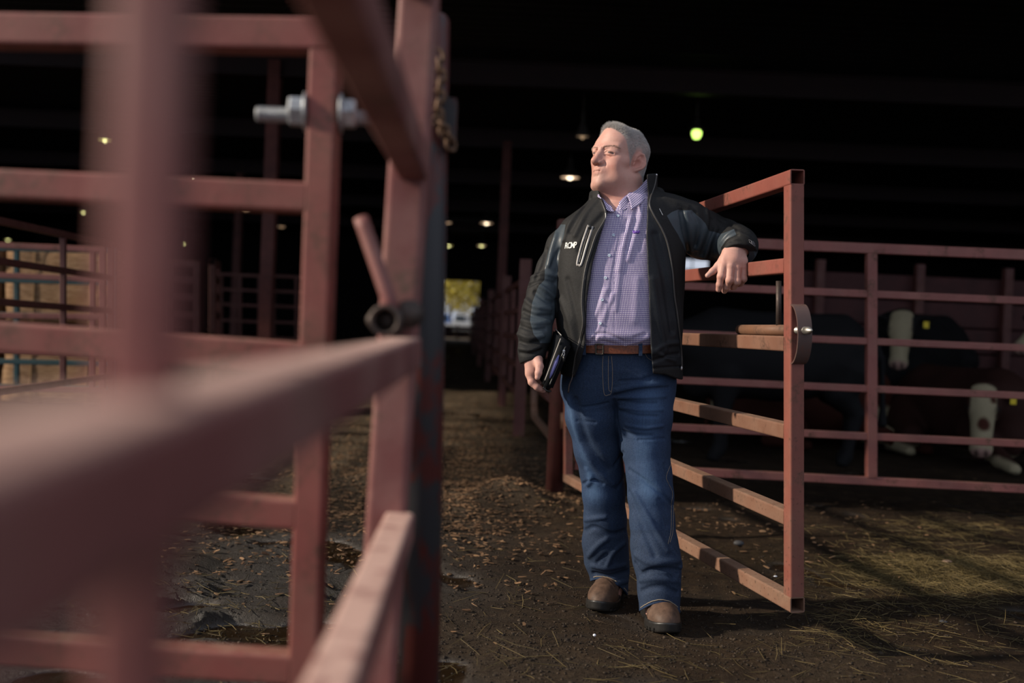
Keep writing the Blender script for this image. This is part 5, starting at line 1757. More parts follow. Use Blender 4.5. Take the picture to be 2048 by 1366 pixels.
CUFF_L = (M(1468, 503, 3.585), nrm([-0.10, -0.80, 0.62]))
CUFF_R = (M(1066, 722, 3.675), nrm([0.22, -1.0, 0.10]))
def coat_cut(p, d):
    """hollow it, open the front, trim hem and cuffs"""
    px, py = to_px(p)
    inner = loft(p, COAT_T) + 0.021
    inner = smax(inner, p[:, 1] - YC(400), 0.03)
    sl = np.minimum(chain(p, [(a, r - 0.016) for a, r in SLEEVE_R[6:]], 0.02), chain(p, [(a, r - 0.019) for a, r in SLEEVE_L[5:]], 0.02))
    neck = cap(p, M(1247, 430, 3.815), M(1252, 330, 3.815), 0.132, 0.100)
    inner = np.minimum(np.minimum(inner, sl), smax(neck, p[:, 1] - YC(330), 0.01))
    d = smax(d, -inner, 0.004)
    s = -p[:, 2] / F_PX
    opening = np.maximum(px_interp(py, EDGE_R) - px, px - px_interp(py, EDGE_L)) * s
    front = -(p[:, 2]) - 3.815
    opening = np.maximum(opening, front)
    d = smax(d, -opening, 0.005)
    # hem, dipping on the open side
    hem = YC(752) + np.interp(px, [1110, 1150, 1300, 1330, 1368], [0.010, -0.004, 0.014, 0.008, -0.016])
    d = np.where(np.abs(px - 1240) < 145, smax(d, hem - p[:, 1], 0.006), d)
    # cuffs
    cl = np.minimum(hem_plane(p, *CUFF_L), p[:, 0] - M(1420, 0, 3.6)[0])
    cl = np.where(p[:, 2] > -3.72, cl, -1.0)
    d = smax(d, cl, 0.004)
    cr = np.where((px < 1112) & (py > 660), hem_plane(p, *CUFF_R), -1.0)
    d = smax(d, cr, 0.004)
    return d

def coat_nofold(p):
    return coat_cut(p, coat_raw(p))

COAT_FOLDS = make_folds(coat_raw, [
    # his right sleeve
    ([(1055, 572), (1080, 562), (1108, 566)], -0.007, 0.008), ([(1060, 556), (1085, 547), (1110, 552)], 0.005, 0.010), ([(1078, 570), (1095, 582), (1108, 594)], 0.006, 0.008),
    ([(1070, 585), (1090, 600), (1106, 606)], -0.006, 0.008), ([(1052, 600), (1068, 612), (1100, 618)], 0.006, 0.009), ([(1046, 622), (1070, 632), (1104, 632)], -0.007, 0.008),
    ([(1044, 640), (1070, 646), (1098, 644)], 0.006, 0.009), ([(1040, 652), (1065, 660), (1090, 658)], -0.006, 0.007), ([(1036, 668), (1060, 676), (1086, 672)], 0.006, 0.008),
    ([(1036, 682), (1055, 688), (1078, 684)], -0.008, 0.007), ([(1038, 697), (1060, 700), (1080, 694)], 0.004, 0.007), ([(1040, 706), (1060, 708), (1082, 700)], -0.004, 0.006),
    ([(1112, 470), (1103, 500), (1098, 530)], 0.004, 0.010), ([(1092, 500), (1086, 530), (1072, 556)], -0.004, 0.010), ([(1118, 500), (1104, 530)], -0.004, 0.008),
    # his left sleeve
    ([(1362, 424), (1366, 448), (1372, 486), (1376, 505)], -0.010, 0.009), ([(1372, 428), (1380, 460), (1384, 500)], 0.007, 0.010), ([(1388, 426), (1398, 450), (1392, 490)], -0.006, 0.010),
    ([(1413, 420), (1414, 445), (1402, 480), (1388, 512)], 0.009, 0.010), ([(1424, 440), (1420, 470), (1404, 510)], -0.007, 0.010), ([(1433, 456), (1420, 480), (1410, 515)], 0.006, 0.009),
    ([(1446, 460), (1432, 482), (1420, 515)], -0.008, 0.008), ([(1468, 461), (1452, 472), (1440, 490), (1428, 518)], 0.009, 0.008), ([(1474, 470), (1455, 482), (1444, 500)], -0.006, 0.006),
    ([(1480, 466), (1500, 478), (1510, 500)], 0.004, 0.009), ([(1462, 482), (1482, 484), (1500, 502)], -0.004, 0.007), ([(1440, 440), (1462, 450), (1480, 460)], -0.004, 0.008), ([(1500, 512), (1508, 500), (1514, 510)], -0.005, 0.006),
    ([(1330, 396), (1352, 404), (1375, 414)], 0.004, 0.012),
    # shoulder and chest
    ([(1195, 400), (1170, 430), (1150, 470)], 0.005, 0.012), ([(1180, 398), (1158, 430), (1140, 462)], -0.005, 0.010), ([(1206, 430), (1180, 460), (1160, 500)], -0.004, 0.012), ([(1165, 415), (1140, 445), (1128, 480)], 0.004, 0.009),
    ([(1122, 600), (1140, 650), (1150, 700)], 0.004, 0.015), ([(1135, 560), (1150, 620), (1160, 680)], -0.003, 0.014),
    # open left front: soft pleats in the lining
    ([(1310, 470), (1330, 560), (1345, 660)], -0.006, 0.016), ([(1305, 560), (1318, 640), (1330, 700)], 0.004, 0.014), ([(1306, 706), (1330, 690), (1356, 686)], 0.005, 0.009), ([(1306, 722), (1335, 712), (1358, 708)], -0.005, 0.008),
    ([(1304, 700), (1325, 712), (1350, 722)], 0.004, 0.008), ([(1306, 737), (1335, 735), (1362, 733)], -0.005, 0.005),
], 2.0, 0.85)
ZIPL_PTS = on_surf(coat_raw, [(x, y) for y, x in ZIP_L if y > 395], 40).astype(np.float32)
ZIPR_PTS = on_surf(coat_raw, [(x, y) for y, x in ZIP_R], 40).astype(np.float32)
COAT_FOLDS.append((ZIPL_PTS, 0.006, 0.007))
COAT_FOLDS.append((ZIPR_PTS, 0.003, 0.005))
def coat_sdf(p):
    d = folds(p, coat_raw(p), COAT_FOLDS)
    return coat_cut(p, d) + 0.0010 * smooth_noise(p, 45, 78).astype(np.float32)

def shirt_raw(p):
    d = loft(p, SHIRT_T)
    d = smax(d, p[:, 1] - YC(386), 0.012)
    d = smax(d, YC(712) - p[:, 1], 0.01)
    sh = chain(p, [(M(1220, 420, 3.80), 0.045), (M(1172, 462, 3.79), 0.05)], 0.02)
    sh = smin(sh, chain(p, [(M(1285, 405, 3.80), 0.05), (M(1335, 435, 3.79), 0.05)], 0.02), 0.02)
    d = smin(d, sh, 0.03)
    # bagging over the belt
    d = d - 0.010 * np.exp(-((p[:, 1] - YC(676)) / 0.022) ** 2) * (p[:, 2] > -3.75)
    return d
SHIRT_FOLDS = make_folds(shirt_raw, [
    ([(1284, 408), (1281, 435), (1268, 480), (1256, 520)], 0.0060, 0.009), ([(1276, 410), (1266, 450), (1252, 500)], -0.005, 0.008), ([(1262, 436), (1250, 480), (1238, 540)], 0.0060, 0.009),
    ([(1254, 440), (1243, 490)], -0.004, 0.007), ([(1290, 410), (1288, 450), (1280, 500)], -0.004, 0.007), ([(1247, 470), (1237, 560), (1230, 620)], 0.004, 0.010),
    ([(1226, 590), (1216, 618), (1196, 660), (1178, 680)], 0.0065, 0.008), ([(1212, 580), (1196, 620), (1178, 650)], 0.005, 0.009), ([(1220, 610), (1200, 655), (1185, 678)], -0.004, 0.008),
    ([(1190, 668), (1215, 668), (1245, 682)], -0.005, 0.006), ([(1250, 690), (1275, 684), (1296, 676)], 0.005, 0.007), ([(1205, 682), (1230, 688)], -0.004, 0.005), ([(1175, 690), (1190, 686), (1196, 676)], 0.005, 0.006),
    ([(1270, 675), (1290, 668)], -0.004, 0.006), ([(1196, 500), (1186, 560), (1180, 620)], 0.003, 0.010), ([(1275, 560), (1270, 640)], 0.003, 0.014),
])
PLACKET = [(420, 1226), (432, 1231.5), (470, 1222.5), (511, 1213.5), (555, 1207), (600, 1201), (647, 1197), (690, 1193)]      # left edge of the button band
PLACK_R = [(420, 1246), (432, 1245), (470, 1238), (511, 1229), (555, 1221.5), (600, 1216), (647, 1211), (690, 1207)]
def shirt_sdf(p):
    d = folds(p, shirt_raw(p), SHIRT_FOLDS)
    px, py = to_px(p)
    band = np.minimum(px - px_interp(py, PLACKET), px_interp(py, PLACK_R) - px)
    m = (p[:, 2] > -3.76) & (py > 418)
    d = d - np.where(m, 0.0022 / (1 + np.exp(-np.clip(band * 2.2, -30, 30))), 0)
    # V at the throat, neck hole
    v = np.maximum(px_interp(py, [(380, 1199), (395, 1205), (424, 1229)]) - px, px - px_interp(py, [(380, 1262), (390, 1254), (404, 1240), (424, 1229)])) * 0.0019
    v = np.maximum(v, (-p[:, 2]) - 3.80)
    d = smax(d, -v, 0.003)
    hole = cap(p, M(1247, 430, 3.825), M(1252, 330, 3.82), 0.074, 0.092)
    return smax(d, -hole, 0.003)
# ---- materials worn by the man
def skin_mat():
    k = NT('skin')
    v = k.coord()
    n = k.noise(140, 4, 0.6, v); n2 = k.noise(28, 4, 0.6, v)
    c = k.mix(k.math('MULTIPLY', k.val(n2, 0.40, 0.68), 0.45), k.attr('col'), k.mix(0.5, k.attr('col'), (0.42, 0.13, 0.10)))
    c = k.mix(k.math('MULTIPLY', k.val(n, 0.55, 0.75), 0.18), c, (0.30, 0.12, 0.09))
    k.bump(n, 0.22, 0.0015)
    k.b.inputs['Subsurface Radius'].default_value = (0.012, 0.005, 0.003)
    k.b.inputs['Subsurface Scale'].default_value = 0.25
    return k.set(color=c, rough=0.53, spec=0.30, sss=0.12)
mat_skin = skin_mat()

def coat_mat():
    k = NT('soft shell cloth')
    v = k.coord()
    n = k.noise(420, 3, 0.6, v); w = k.noise(26, 4, 0.55, v, 0.5)
    slate = k.val(k.attr('slate', 'Fac'), 0.47, 0.53)
    lining = k.val(k.attr('lining', 'Fac'), 0.47, 0.53)
    c = k.mix(slate, (0.0078, 0.0079, 0.0084), (0.046, 0.061, 0.074))
    c = k.mix(lining, c, (0.0070, 0.0092, 0.0130))
    c = k.mix(k.math('MULTIPLY', k.val(n, 0.4, 0.7), 0.25), c, (0.05, 0.05, 0.05))
    h = k.math('ADD', k.math('MULTIPLY', n, 0.10), k.math('MULTIPLY', w, 1.0))
    k.bump(h, 0.16, 0.010)
    r = k.math('SUBTRACT', 0.70, k.math('ADD', k.math('MULTIPLY', slate, 0.28), k.math('MULTIPLY', lining, 0.16)))
    return k.set(color=c, rough=r, spec=0.24)
mat_coat = coat_mat()

def shirt_mat():
    k = NT('purple check shirting')
    at = k.n('ShaderNodeAttribute'); at.attribute_name = 'weave'
    s = k.n('ShaderNodeSeparateXYZ'); k.l(at.outputs['Vector'], s.inputs[0])
    def wave(x, per, lo, hi):
        f = k.math('FRACT', k.math('MULTIPLY', x, 1.0 / per))
        t = k.math('ABSOLUTE', k.math('SUBTRACT', f, 0.5))
        return k.val(k.math('MULTIPLY', t, 2.0), lo, hi)
    u = wave(s.outputs[0], 0.0062, 0.30, 0.56); vv = wave(s.outputs[1], 0.0070, 0.26, 0.52)
    vd = wave(s.outputs[1], 0.0070, 0.60, 0.80)
    white = k.math('MULTIPLY', u, vv)
    base = k.mix(vd, (0.150, 0.120, 0.300), (0.085, 0.060, 0.215))
    c = k.mix(white, base, (0.80, 0.72, 0.80))
    stripe = wave(s.outputs[0], 0.0124, 0.80, 0.95)
    c = k.mix(k.math('MULTIPLY', stripe, 0.25), c, (0.72, 0.66, 0.78))
    n = k.noise(40, 3, 0.5, k.coord())
    k.bump(n, 0.2, 0.004)
    return k.set(color=c, rough=0.62, spec=0.25)
mat_shirt = shirt_mat()

def denim_mat():
    k = NT('blue denim')
    v = k.coord((1, 1, 1)); vw = k.coord((900, 900, 160)); vh = k.coord((160, 160, 900))
    nw = k.noise(1.0, 2, 0.5, vw); nh = k.noise(1.0, 2, 0.5, vh)
    n = k.noise(45, 5, 0.6, v)
    st = k.noise(1.0, 3, 0.6, k.coord((260, 260, 9)))
    f = k.math('ADD', k.attr('fade', 'Fac'), k.math('ADD', k.math('MULTIPLY', k.math('SUBTRACT', n, 0.5), 0.16), k.math('MULTIPLY', k.math('SUBTRACT', st, 0.5), 0.34)))
    c = k.ramp(f, [(0.05, (0.0058, 0.0125, 0.034)), (0.40, (0.0135, 0.032, 0.082)), (0.75, (0.048, 0.096, 0.190)), (1.0, (0.125, 0.19, 0.29))])
    th = k.math('ADD', k.math('MULTIPLY', k.val(nw, 0.35, 0.65), 0.5), k.math('MULTIPLY', k.val(nh, 0.35, 0.65), 0.5))
    c = k.mix(k.math('MULTIPLY', th, 0.35), c, k.mix(0.5, c, (0.16, 0.24, 0.36)))
    k.bump(k.math('ADD', k.math('MULTIPLY', th, 0.12), k.math('MULTIPLY', k.noise(22, 4, 0.55, v, 0.4), 1.0)), 0.30, 0.010)
    return k.set(color=c, rough=0.78, spec=0.2)
mat_denim = denim_mat()
mat_thread = plain('tan stitching', (0.26, 0.21, 0.15), 0.7, 200, 0.2, 0)
mat_belt = plain('tooled brown leather', (0.135, 0.036, 0.013), 0.42, 160, 0.45, 0.5, 0.4, 0.002)
mat_boot = plain('worn brown boot leather', (0.088, 0.052, 0.035), 0.60, 38, 0.38, 0.35, 0.3, 0.004)
mat_sole = plain('black boot rubber', (0.017, 0.016, 0.015), 0.38, 60, 0.3, 0.2, 0.5)
mat_zip = plain('black zipper', (0.012, 0.012, 0.012), 0.35, 300, 0.3, 0.2, 0.5)
mat_ziptape = plain('grey zipper edge', (0.042, 0.039, 0.036), 0.42, 400, 0.3, 0.2, 0.5)
mat_weld = plain('grey bonded pocket trim', (0.33, 0.31, 0.29), 0.32, 120, 0.15, 0, 0.6)
mat_letter = plain('white embroidery', (0.80, 0.79, 0.74), 0.6, 500, 0.1, 0)
mat_badge = plain('grey sleeve emblem', (0.22, 0.22, 0.24), 0.4, 300, 0.1, 0)
mat_button = plain('pale blue button', (0.55, 0.66, 0.78), 0.35, 50, 0.05, 0)
mat_purple = plain('purple embroidery', (0.17, 0.075, 0.42), 0.6, 300, 0.15, 0)
mat_hair = plain('grey hair', (0.52, 0.50, 0.48), 0.5, 300, 0.25, 0, 0.35)
mat_brow = plain('greying brow hair', (0.38, 0.27, 0.21), 0.6, 300, 0.25, 0)
mat_folder = plain('black folder cloth', (0.006, 0.0068, 0.0085), 0.7, 300, 0.3, 0.2, 0.15)
mat_foldtape = plain('pale folder edge', (0.32, 0.29, 0.25), 0.5, 200, 0.1, 0)
mat_paper = plain('lilac papers', (0.13, 0.13, 0.34), 0.6, 100, 0.1, 0)
mat_eye = plain('eye', (0.7, 0.66, 0.62), 0.15, 10, 0.02, 0, 0.5)

base_xy = (ground_at(1213, 1215) + ground_at(1322, 1255)) / 2
man = thing('person', 'man in a black jacket and purple checked shirt leaning one arm on the open gate', 'person', (base_xy[0], base_xy[1], 0.0))

# ---- body: one figure, fine at the head and hands
hLm = hand_sdf
def body_sdf(p):
    d = body_hidden(p)
    near_head = p[:, 1] > YC(470)
    if near_head.any():
        d[near_head] = smin(d[near_head], head_cam(p[near_head]), 0.012)
    for H, c in ((HAND_L, M(1465, 535, 3.6)), (HAND_R, M(1068, 742, 3.66))):
        m = _len(p - c.astype(np.float32)) < 0.2
        if m.any():
            d[m] = smin(d[m], hand_sdf(p[m], H), 0.004)
    return d
def body_cut(p):
    return body_sdf(p)
boxes = [(HC + [-0.17, -0.185, -0.16], HC + [0.16, 0.16, 0.17], 0.0021),
         (M(1465, 535, 3.6) + [-0.105, -0.105, -0.07], M(1465, 535, 3.6) + [0.075, 0.085, 0.08], 0.0018),
         (M(1068, 742, 3.66) + [-0.06, -0.09, -0.095], M(1068, 742, 3.66) + [0.065, 0.065, 0.095], 0.0018)]
VV, QQ, off = [], [], 0
for lo, hi, h in boxes:
    V, Q = surface(body_cut, lo, hi, h, 1)
    VV.append(V); QQ.append(Q + off); off += len(V)
V, Q = surface(body_cut, M(1020, 1240, 3.9) + [-0.02, -0.02, -0.15], np.array([M(1525, 0, 3.7)[0], YC(380), -3.35]), 0.011, 0)
fc = V[Q].mean(1)
keep = np.ones(len(Q), bool)
for lo, hi, h in boxes:
    keep &= ~np.all((fc > lo + 0.012) & (fc < hi - 0.012), axis=1)
VV.append(V); QQ.append(Q[keep] + off); off += len(V)
Vb = np.concatenate(VV); Qb = np.concatenate(QQ)
# colouring
qh = to_head(Vb.astype(np.float32)).astype(float)
axh = np.abs(qh[:, 0])
col = np.tile(np.array([0.545, 0.312, 0.255]), (len(Vb), 1))
def paint(c, m):
    global col
    m = np.clip(m, 0, 1)[:, None]
    col = col * (1 - m) + np.array(c) * m
isface = qh[:, 2] > -0.16
g3 = lambda c, s: np.exp(-(((axh - c[0]) / s[0]) ** 2 + ((qh[:, 1] - c[1]) / s[1]) ** 2 + ((qh[:, 2] - c[2]) / s[2]) ** 2)) * isface
paint((0.44, 0.165, 0.120), 0.65 * g3((0.045, 0.06, -0.045), (0.035, 0.05, 0.04)))
paint((0.44, 0.175, 0.130), 0.75 * g3((0.0, 0.115, -0.036), (0.022, 0.02, 0.018)))
paint((0.46, 0.16, 0.12), 0.70 * g3((0.078, -0.015, 0.0), (0.014, 0.03, 0.04)))
paint((0.40, 0.17, 0.13), 0.55 * g3((0.03, 0.02, -0.15), (0.08, 0.08, 0.05)))
paint((0.42, 0.155, 0.125), 0.75 * (g3((0.010, 0.103, -0.0725), (0.018, 0.012, 0.0055)) + 0.7 * g3((0.010, 0.104, -0.0645), (0.016, 0.012, 0.003))))
paint((0.38, 0.30, 0.25), 0.30 * g3((0.0, 0.08, -0.085), (0.05, 0.05, 0.04)))
paint((0.40, 0.18, 0.14), 0.5 * g3((0.033, 0.088, -0.012), (0.016, 0.02, 0.006)))
hl_ = hairline(qh)
paint((0.33, 0.285, 0.265), np.where(isface, np.clip(hl_ / 0.010 + 0.3, 0, 1) * 0.92 * (qh[:, 2] > -0.09), 0))
lash = pdist(np.stack([axh, qh[:, 1], qh[:, 2]], 1).astype(np.float32), np.array([(0.0190, 0.0895, 0.0022), (0.027, 0.0925, 0.0046), (0.036, 0.0915, 0.0044), (0.0465, 0.084, 0.0000)], np.float32))
paint((0.10, 0.055, 0.04), 0.85 * np.exp(-(lash / 0.0016) ** 2) * isface)
eyec = np.minimum(_len(qh - np.array([0.0325, 0.0745, 0.0015])), _len(qh - np.array([-0.0325, 0.0745, 0.0015])))
for H in (HAND_L, HAND_R):
    hm = np.full(len(Vb), 9.0)
    for f in H['fingers']:
        hm = np.minimum(hm, _len(Vb - f[0][0])); hm = np.minimum(hm, _len(Vb - f[1][0]))
    paint((0.50, 0.215, 0.160), 0.55 * np.exp(-(hm / 0.012) ** 2))
nails(HAND_L, col, Vb, True)
# eyeballs joined to the body
ev, eq, ecol = [], [], []
for sx in (1, -1):
    n_, m_ = 24, 16
    V, F = ball((0, 0, 0), 0.0135, n_, m_)
    R90 = np.array([[1, 0, 0], [0, 0, 1], [0, -1, 0]], float)
    V = V @ R90                                  # poles face forward
    gz_ = nrm([0.38, 1.0, 0.0])
    a_ = np.degrees(np.arccos(np.clip((V / 0.0135) @ gz_, -1, 1)))
    cc = np.where(a_[:, None] < 14, [0.01, 0.01, 0.01], np.where(a_[:, None] < 34, [0.030, 0.036, 0.040], [0.34, 0.29, 0.27]))
    V = from_head(V + [sx * 0.0325, 0.0760, 0.0012])
    F = [f if len(f) == 4 else f for f in F]
    quads = [f for f in F if len(f) == 4]
    ev.append(V); eq.append(np.array(quads) + off); off += len(V); ecol.append(cc)
Vb = np.concatenate([Vb] + ev); Qb = np.concatenate([Qb] + eq); col = np.concatenate([col] + ecol)
body = mesh_obj('body', W(Vb), Qb, mat_skin, man, True, attrs={'col': col})

# ---- hair and brows
Vh, Qh = surface(head_cam, HC + [-0.17, -0.14, -0.17], HC + [0.16, 0.16, 0.17], 0.006, 1)
def grad(fn, X, e=0.003):
    X = X.astype(np.float32)
    G = np.stack([fn(X + np.eye(3, dtype=np.float32)[i] * e) - fn(X - np.eye(3, dtype=np.float32)[i] * e) for i in range(3)], 1)
    return G / np.maximum(_len(G)[:, None], 1e-9)
g = np.random.default_rng(3)
tri = Vh[Qh]
ok = hairline(to_head(tri.mean(1).astype(np.float32)).astype(float)) > -0.002
tri = tri[ok]
area = np.linalg.norm(np.cross(tri[:, 2] - tri[:, 0], tri[:, 3] - tri[:, 1]), axis=1)
NH = 26000
pick = g.choice(len(tri), NH, p=area / area.sum())
uv_ = g.random((NH, 2))
t4 = tri[pick]
root = (t4[:, 0] * ((1 - uv_[:, :1]) * (1 - uv_[:, 1:])) + t4[:, 1] * (uv_[:, :1] * (1 - uv_[:, 1:])) + t4[:, 2] * (uv_[:, :1] * uv_[:, 1:]) + t4[:, 3] * ((1 - uv_[:, :1]) * uv_[:, 1:]))
rq = to_head(root.astype(np.float32)).astype(float)
inside = hairline(rq)
okk = inside > g.random(NH) * 0.006 - 0.001
root, rq, inside = root[okk], rq[okk], inside[okk]
N = grad(head_cam, root)
topness = np.clip((rq[:, 2] - 0.055) / 0.05, 0, 1)
frontness = np.clip((rq[:, 1] - 0.01) / 0.06, 0, 1) * topness
Lh = (0.0066 + 0.0055 * topness + 0.014 * frontness) * g.uniform(0.65, 1.2, len(root)) * np.clip(0.45 + inside / 0.02, 0.45, 1)
comb = np.stack([0.15 * np.ones(len(root)), -0.75 + 1.05 * frontness, -0.55 * (1 - topness) + 0.35 * topness], 1) @ HR.T
D = N * (0.75 + 0.4 * frontness)[:, None] + comb * 0.75 + g.normal(0, 0.28, (len(root), 3))
D /= _len(D)[:, None]
Sd = np.cross(D, g.normal(size=D.shape)); Sd /= _len(Sd)[:, None]
Ud = np.cross(D, Sd)
def strands(root, D, N, Lh, Sd, Ud, r0, mat, name, droop=0.25):
    Vs, n = [], len(root)
    for t, w in ((0.0, 1.0), (0.55, 0.85), (1.0, 0.25)):
        c = root - N * 0.0015 + D * (Lh * t)[:, None] + (comb[:n] if len(comb) == n else 0) * 0 - N * (Lh * droop * t * t)[:, None]
        for k in range(3):
            a = 2 * math.pi * k / 3
            Vs.append(c + (Sd * math.cos(a) + Ud * math.sin(a)) * (r0 * w))
    Vs = np.stack(Vs, 1).reshape(-1, 3)
    b = np.arange(n)[:, None] * 9
    Fs = []
    for j in (0, 1):
        for k in range(3):
            k2 = (k + 1) % 3
            Fs.append(np.concatenate([b + 3 * j + k, b + 3 * j + k2, b + 3 * j + 3 + k2, b + 3 * j + 3 + k], 1))
    return mesh_obj(name, W(Vs), np.concatenate(Fs), mat, man, True)
strands(root, D, N, Lh, Sd, Ud, 0.00038, mat_hair, 'hair')['label'] = 'short silver grey hair'
# brows
bp = []
for sx in (1, -1):
    q = spline([(sx * 0.013, 0.100, 0.0185), (sx * 0.027, 0.098, 0.0245), (sx * 0.042, 0.085, 0.0245), (sx * 0.055, 0.068, 0.0180)], 60)
    for rep in range(5):
        bp.append(q + g.normal(0, 1, q.shape) * [0.001, 0.001, 0.0018])
bp = np.concatenate(bp)
bx_ = from_head(bp).astype(np.float32)
for _ in range(6):
    bx_ = bx_ - grad(head_cam, bx_, 0.001) * (head_cam(bx_))[:, None]
Nb = grad(head_cam, bx_)
Db = Nb * 0.45 + np.stack([np.sign(bp[:, 0]) * 1.0, -0.4 + 0 * bp[:, 0], 0.25 + 0 * bp[:, 0]], 1) @ HR.T + g.normal(0, 0.2, bp.shape)
Db /= _len(Db)[:, None]
Sb = np.cross(Db, Nb); Sb /= _len(Sb)[:, None]
strands(bx_.astype(float), Db, Nb, g.uniform(0.005, 0.009, len(bp)), Sb, np.cross(Db, Sb), 0.00026, mat_brow, 'eyebrows', 0.1)

# ---- shirt
V, Q = surface(shirt_sdf, [M(1105, 0, 3.75)[0], YC(716), -3.98], [M(1385, 0, 3.75)[0], YC(380), -3.56], 0.0034, 1)
px, py = to_px(V)
weave = np.stack([V[:, 0] * 1.0 + 0.10 * V[:, 1], V[:, 1], np.zeros(len(V))], 1)
# cloth follows the chest: spread the check across the curve
weave[:, 0] += 0.35 * (V[:, 0] - M(1240, 0, 3.75)[0]) ** 3 / 0.02
shirt = mesh_obj('shirt', W(V), Q, mat_shirt, man, True, attrs={'weave': weave}, label='purple and white checked button-down shirt')

def patch(rows, n, m, thick, name, mat, parent, lift=0.0, attrs_fn=None, fn=None):
    """cloth piece through rows of camera-local points, with thickness"""
    R_ = [spline(np.array(r, float), n) for r in rows]
    G_ = np.stack([spline(np.array([r[i] for r in R_]), m) for i in range(n)], 1)       # m x n
    if fn is not None:
        X = G_.reshape(-1, 3)
        G_ = X.reshape(m, n, 3)
    du = np.gradient(G_, axis=1); dv = np.gradient(G_, axis=0)
    nn = np.cross(du, dv); nn /= np.maximum(np.linalg.norm(nn, axis=2, keepdims=True), 1e-9)
    if nn[:, :, 2].mean() < 0: nn = -nn
    front = G_ + nn * thick / 2; back = G_ - nn * thick / 2
    V_ = np.concatenate([front.reshape(-1, 3), back.reshape(-1, 3)])
    k = m * n
    F_l = []
    for i in range(m - 1):
        for j in range(n - 1):
            a, b, c, d = i * n + j, i * n + j + 1, (i + 1) * n + j + 1, (i + 1) * n + j
            F_l += [(a, b, c, d), (k + d, k + c, k + b, k + a)]
    edge = [j for j in range(n)] + [i * n + n - 1 for i in range(1, m)] + [(m - 1) * n + j for j in range(n - 2, -1, -1)] + [i * n for i in range(m - 2, 0, -1)]
    for a, b in zip(edge, edge[1:] + edge[:1]):
        F_l.append((b, a, k + a, k + b))
    bmt = bmesh.new()
    vs = [bmt.verts.new(v) for v in W(V_)]
    for f in F_l:
        try: bmt.faces.new([vs[i] for i in f])
        except ValueError: pass
    bmesh.ops.recalc_face_normals(bmt, faces=bmt.faces[:])
    Fo = [[v.index for v in f.verts] for f in bmt.faces] if False else None
    bmt.verts.index_update()
    Fo = [[v.index for v in f.verts] for f in bmt.faces]
    bmt.free()
    at = {'weave': attrs_fn(V_)} if attrs_fn else None
    return mesh_obj(name, W(V_), Fo, mat, parent, True, attrs=at)

def rotweave(ang):
    c, s = math.cos(ang), math.sin(ang)
    return lambda V_: np.stack([V_[:, 0] * c + V_[:, 1] * s, -V_[:, 0] * s + V_[:, 1] * c, V_[:, 2] * 0], 1)
# collar leaves standing round the neck and folding over
patch([[M(1293, 359, 3.80), M(1273, 381, 3.735), M(1254, 391, 3.700)],
       [M(1297, 366, 3.79), M(1281, 390, 3.715), M(1259, 402, 3.682)],
       [M(1297, 388, 3.75), M(1284, 405, 3.690), M(1263, 420, 3.664)]], 20, 12, 0.004, 'collar', mat_shirt, shirt, attrs_fn=rotweave(0.70))
patch([[M(1296, 357, 3.83), M(1274, 379, 3.745), M(1252, 391, 3.706), M(1238, 405, 3.695)],
       [M(1296, 368, 3.83), M(1277, 392, 3.735), M(1258, 405, 3.700), M(1240, 418, 3.685)],
       [M(1297, 380, 3.82), M(1278, 402, 3.725), M(1257, 416, 3.690), M(1236, 427, 3.682)]], 20, 10, 0.004, 'collar_band', mat_shirt, shirt, attrs_fn=rotweave(0.8))
patch([[M(1196, 386, 3.745), M(1203, 397, 3.715), M(1214, 407, 3.700), M(1223, 413, 3.695)],
       [M(1196, 392, 3.735), M(1203, 405, 3.700), M(1214, 415, 3.688), M(1225, 418, 3.685)],
       [M(1199, 402, 3.72), M(1205, 412, 3.690), M(1216, 422, 3.676), M(1229, 424, 3.674)]], 16, 10, 0.004, 'collar', mat_shirt, shirt, attrs_fn=rotweave(-0.7))
for x, y in ((1236, 432), (1227, 470.5), (1218.5, 511), (1211, 556), (1204.5, 600), (1200.5, 647)):
    c = march(shirt_sdf, [x], [y])[0]
    nrm_ = grad(shirt_sdf, c[None])[0]
    wv, wf = lathe(W(c), (RCAM @ nrm_), [(0.0, 0.0056), (0.0022, 0.0056), (0.0030, 0.0047), (0.0022, 0.0034), (0.0020, 0.0)], 16)
    b_ = mesh_obj('button', wv, wf, mat_button, shirt, True)
    for s in (-1, 1):
        o_ = W(c) + RCAM @ (nrm_ * 0.0024) + RCAM @ np.array([s * 0.0011, s * 0.0008, 0])
        mesh_obj('thread_hole', *ball(o_, 0.0008, 6, 4), mat_zip, b_, True)
# small purple emblem on the chest
mb = MB()
for pts in ([(1268, 461), (1266, 464), (1269, 466)], [(1277, 461), (1279, 464), (1276, 466)], [(1270, 467), (1272.5, 462), (1275, 467)], [(1268, 464), (1277, 464)]):
    mb.add(*tube_path(W(on_surf(shirt_sdf, pts, 8, 0.0008)), 0.0024, 8))
mb.build('chest_emblem', mat_purple, shirt, True, label='small purple stitched emblem on the chest')

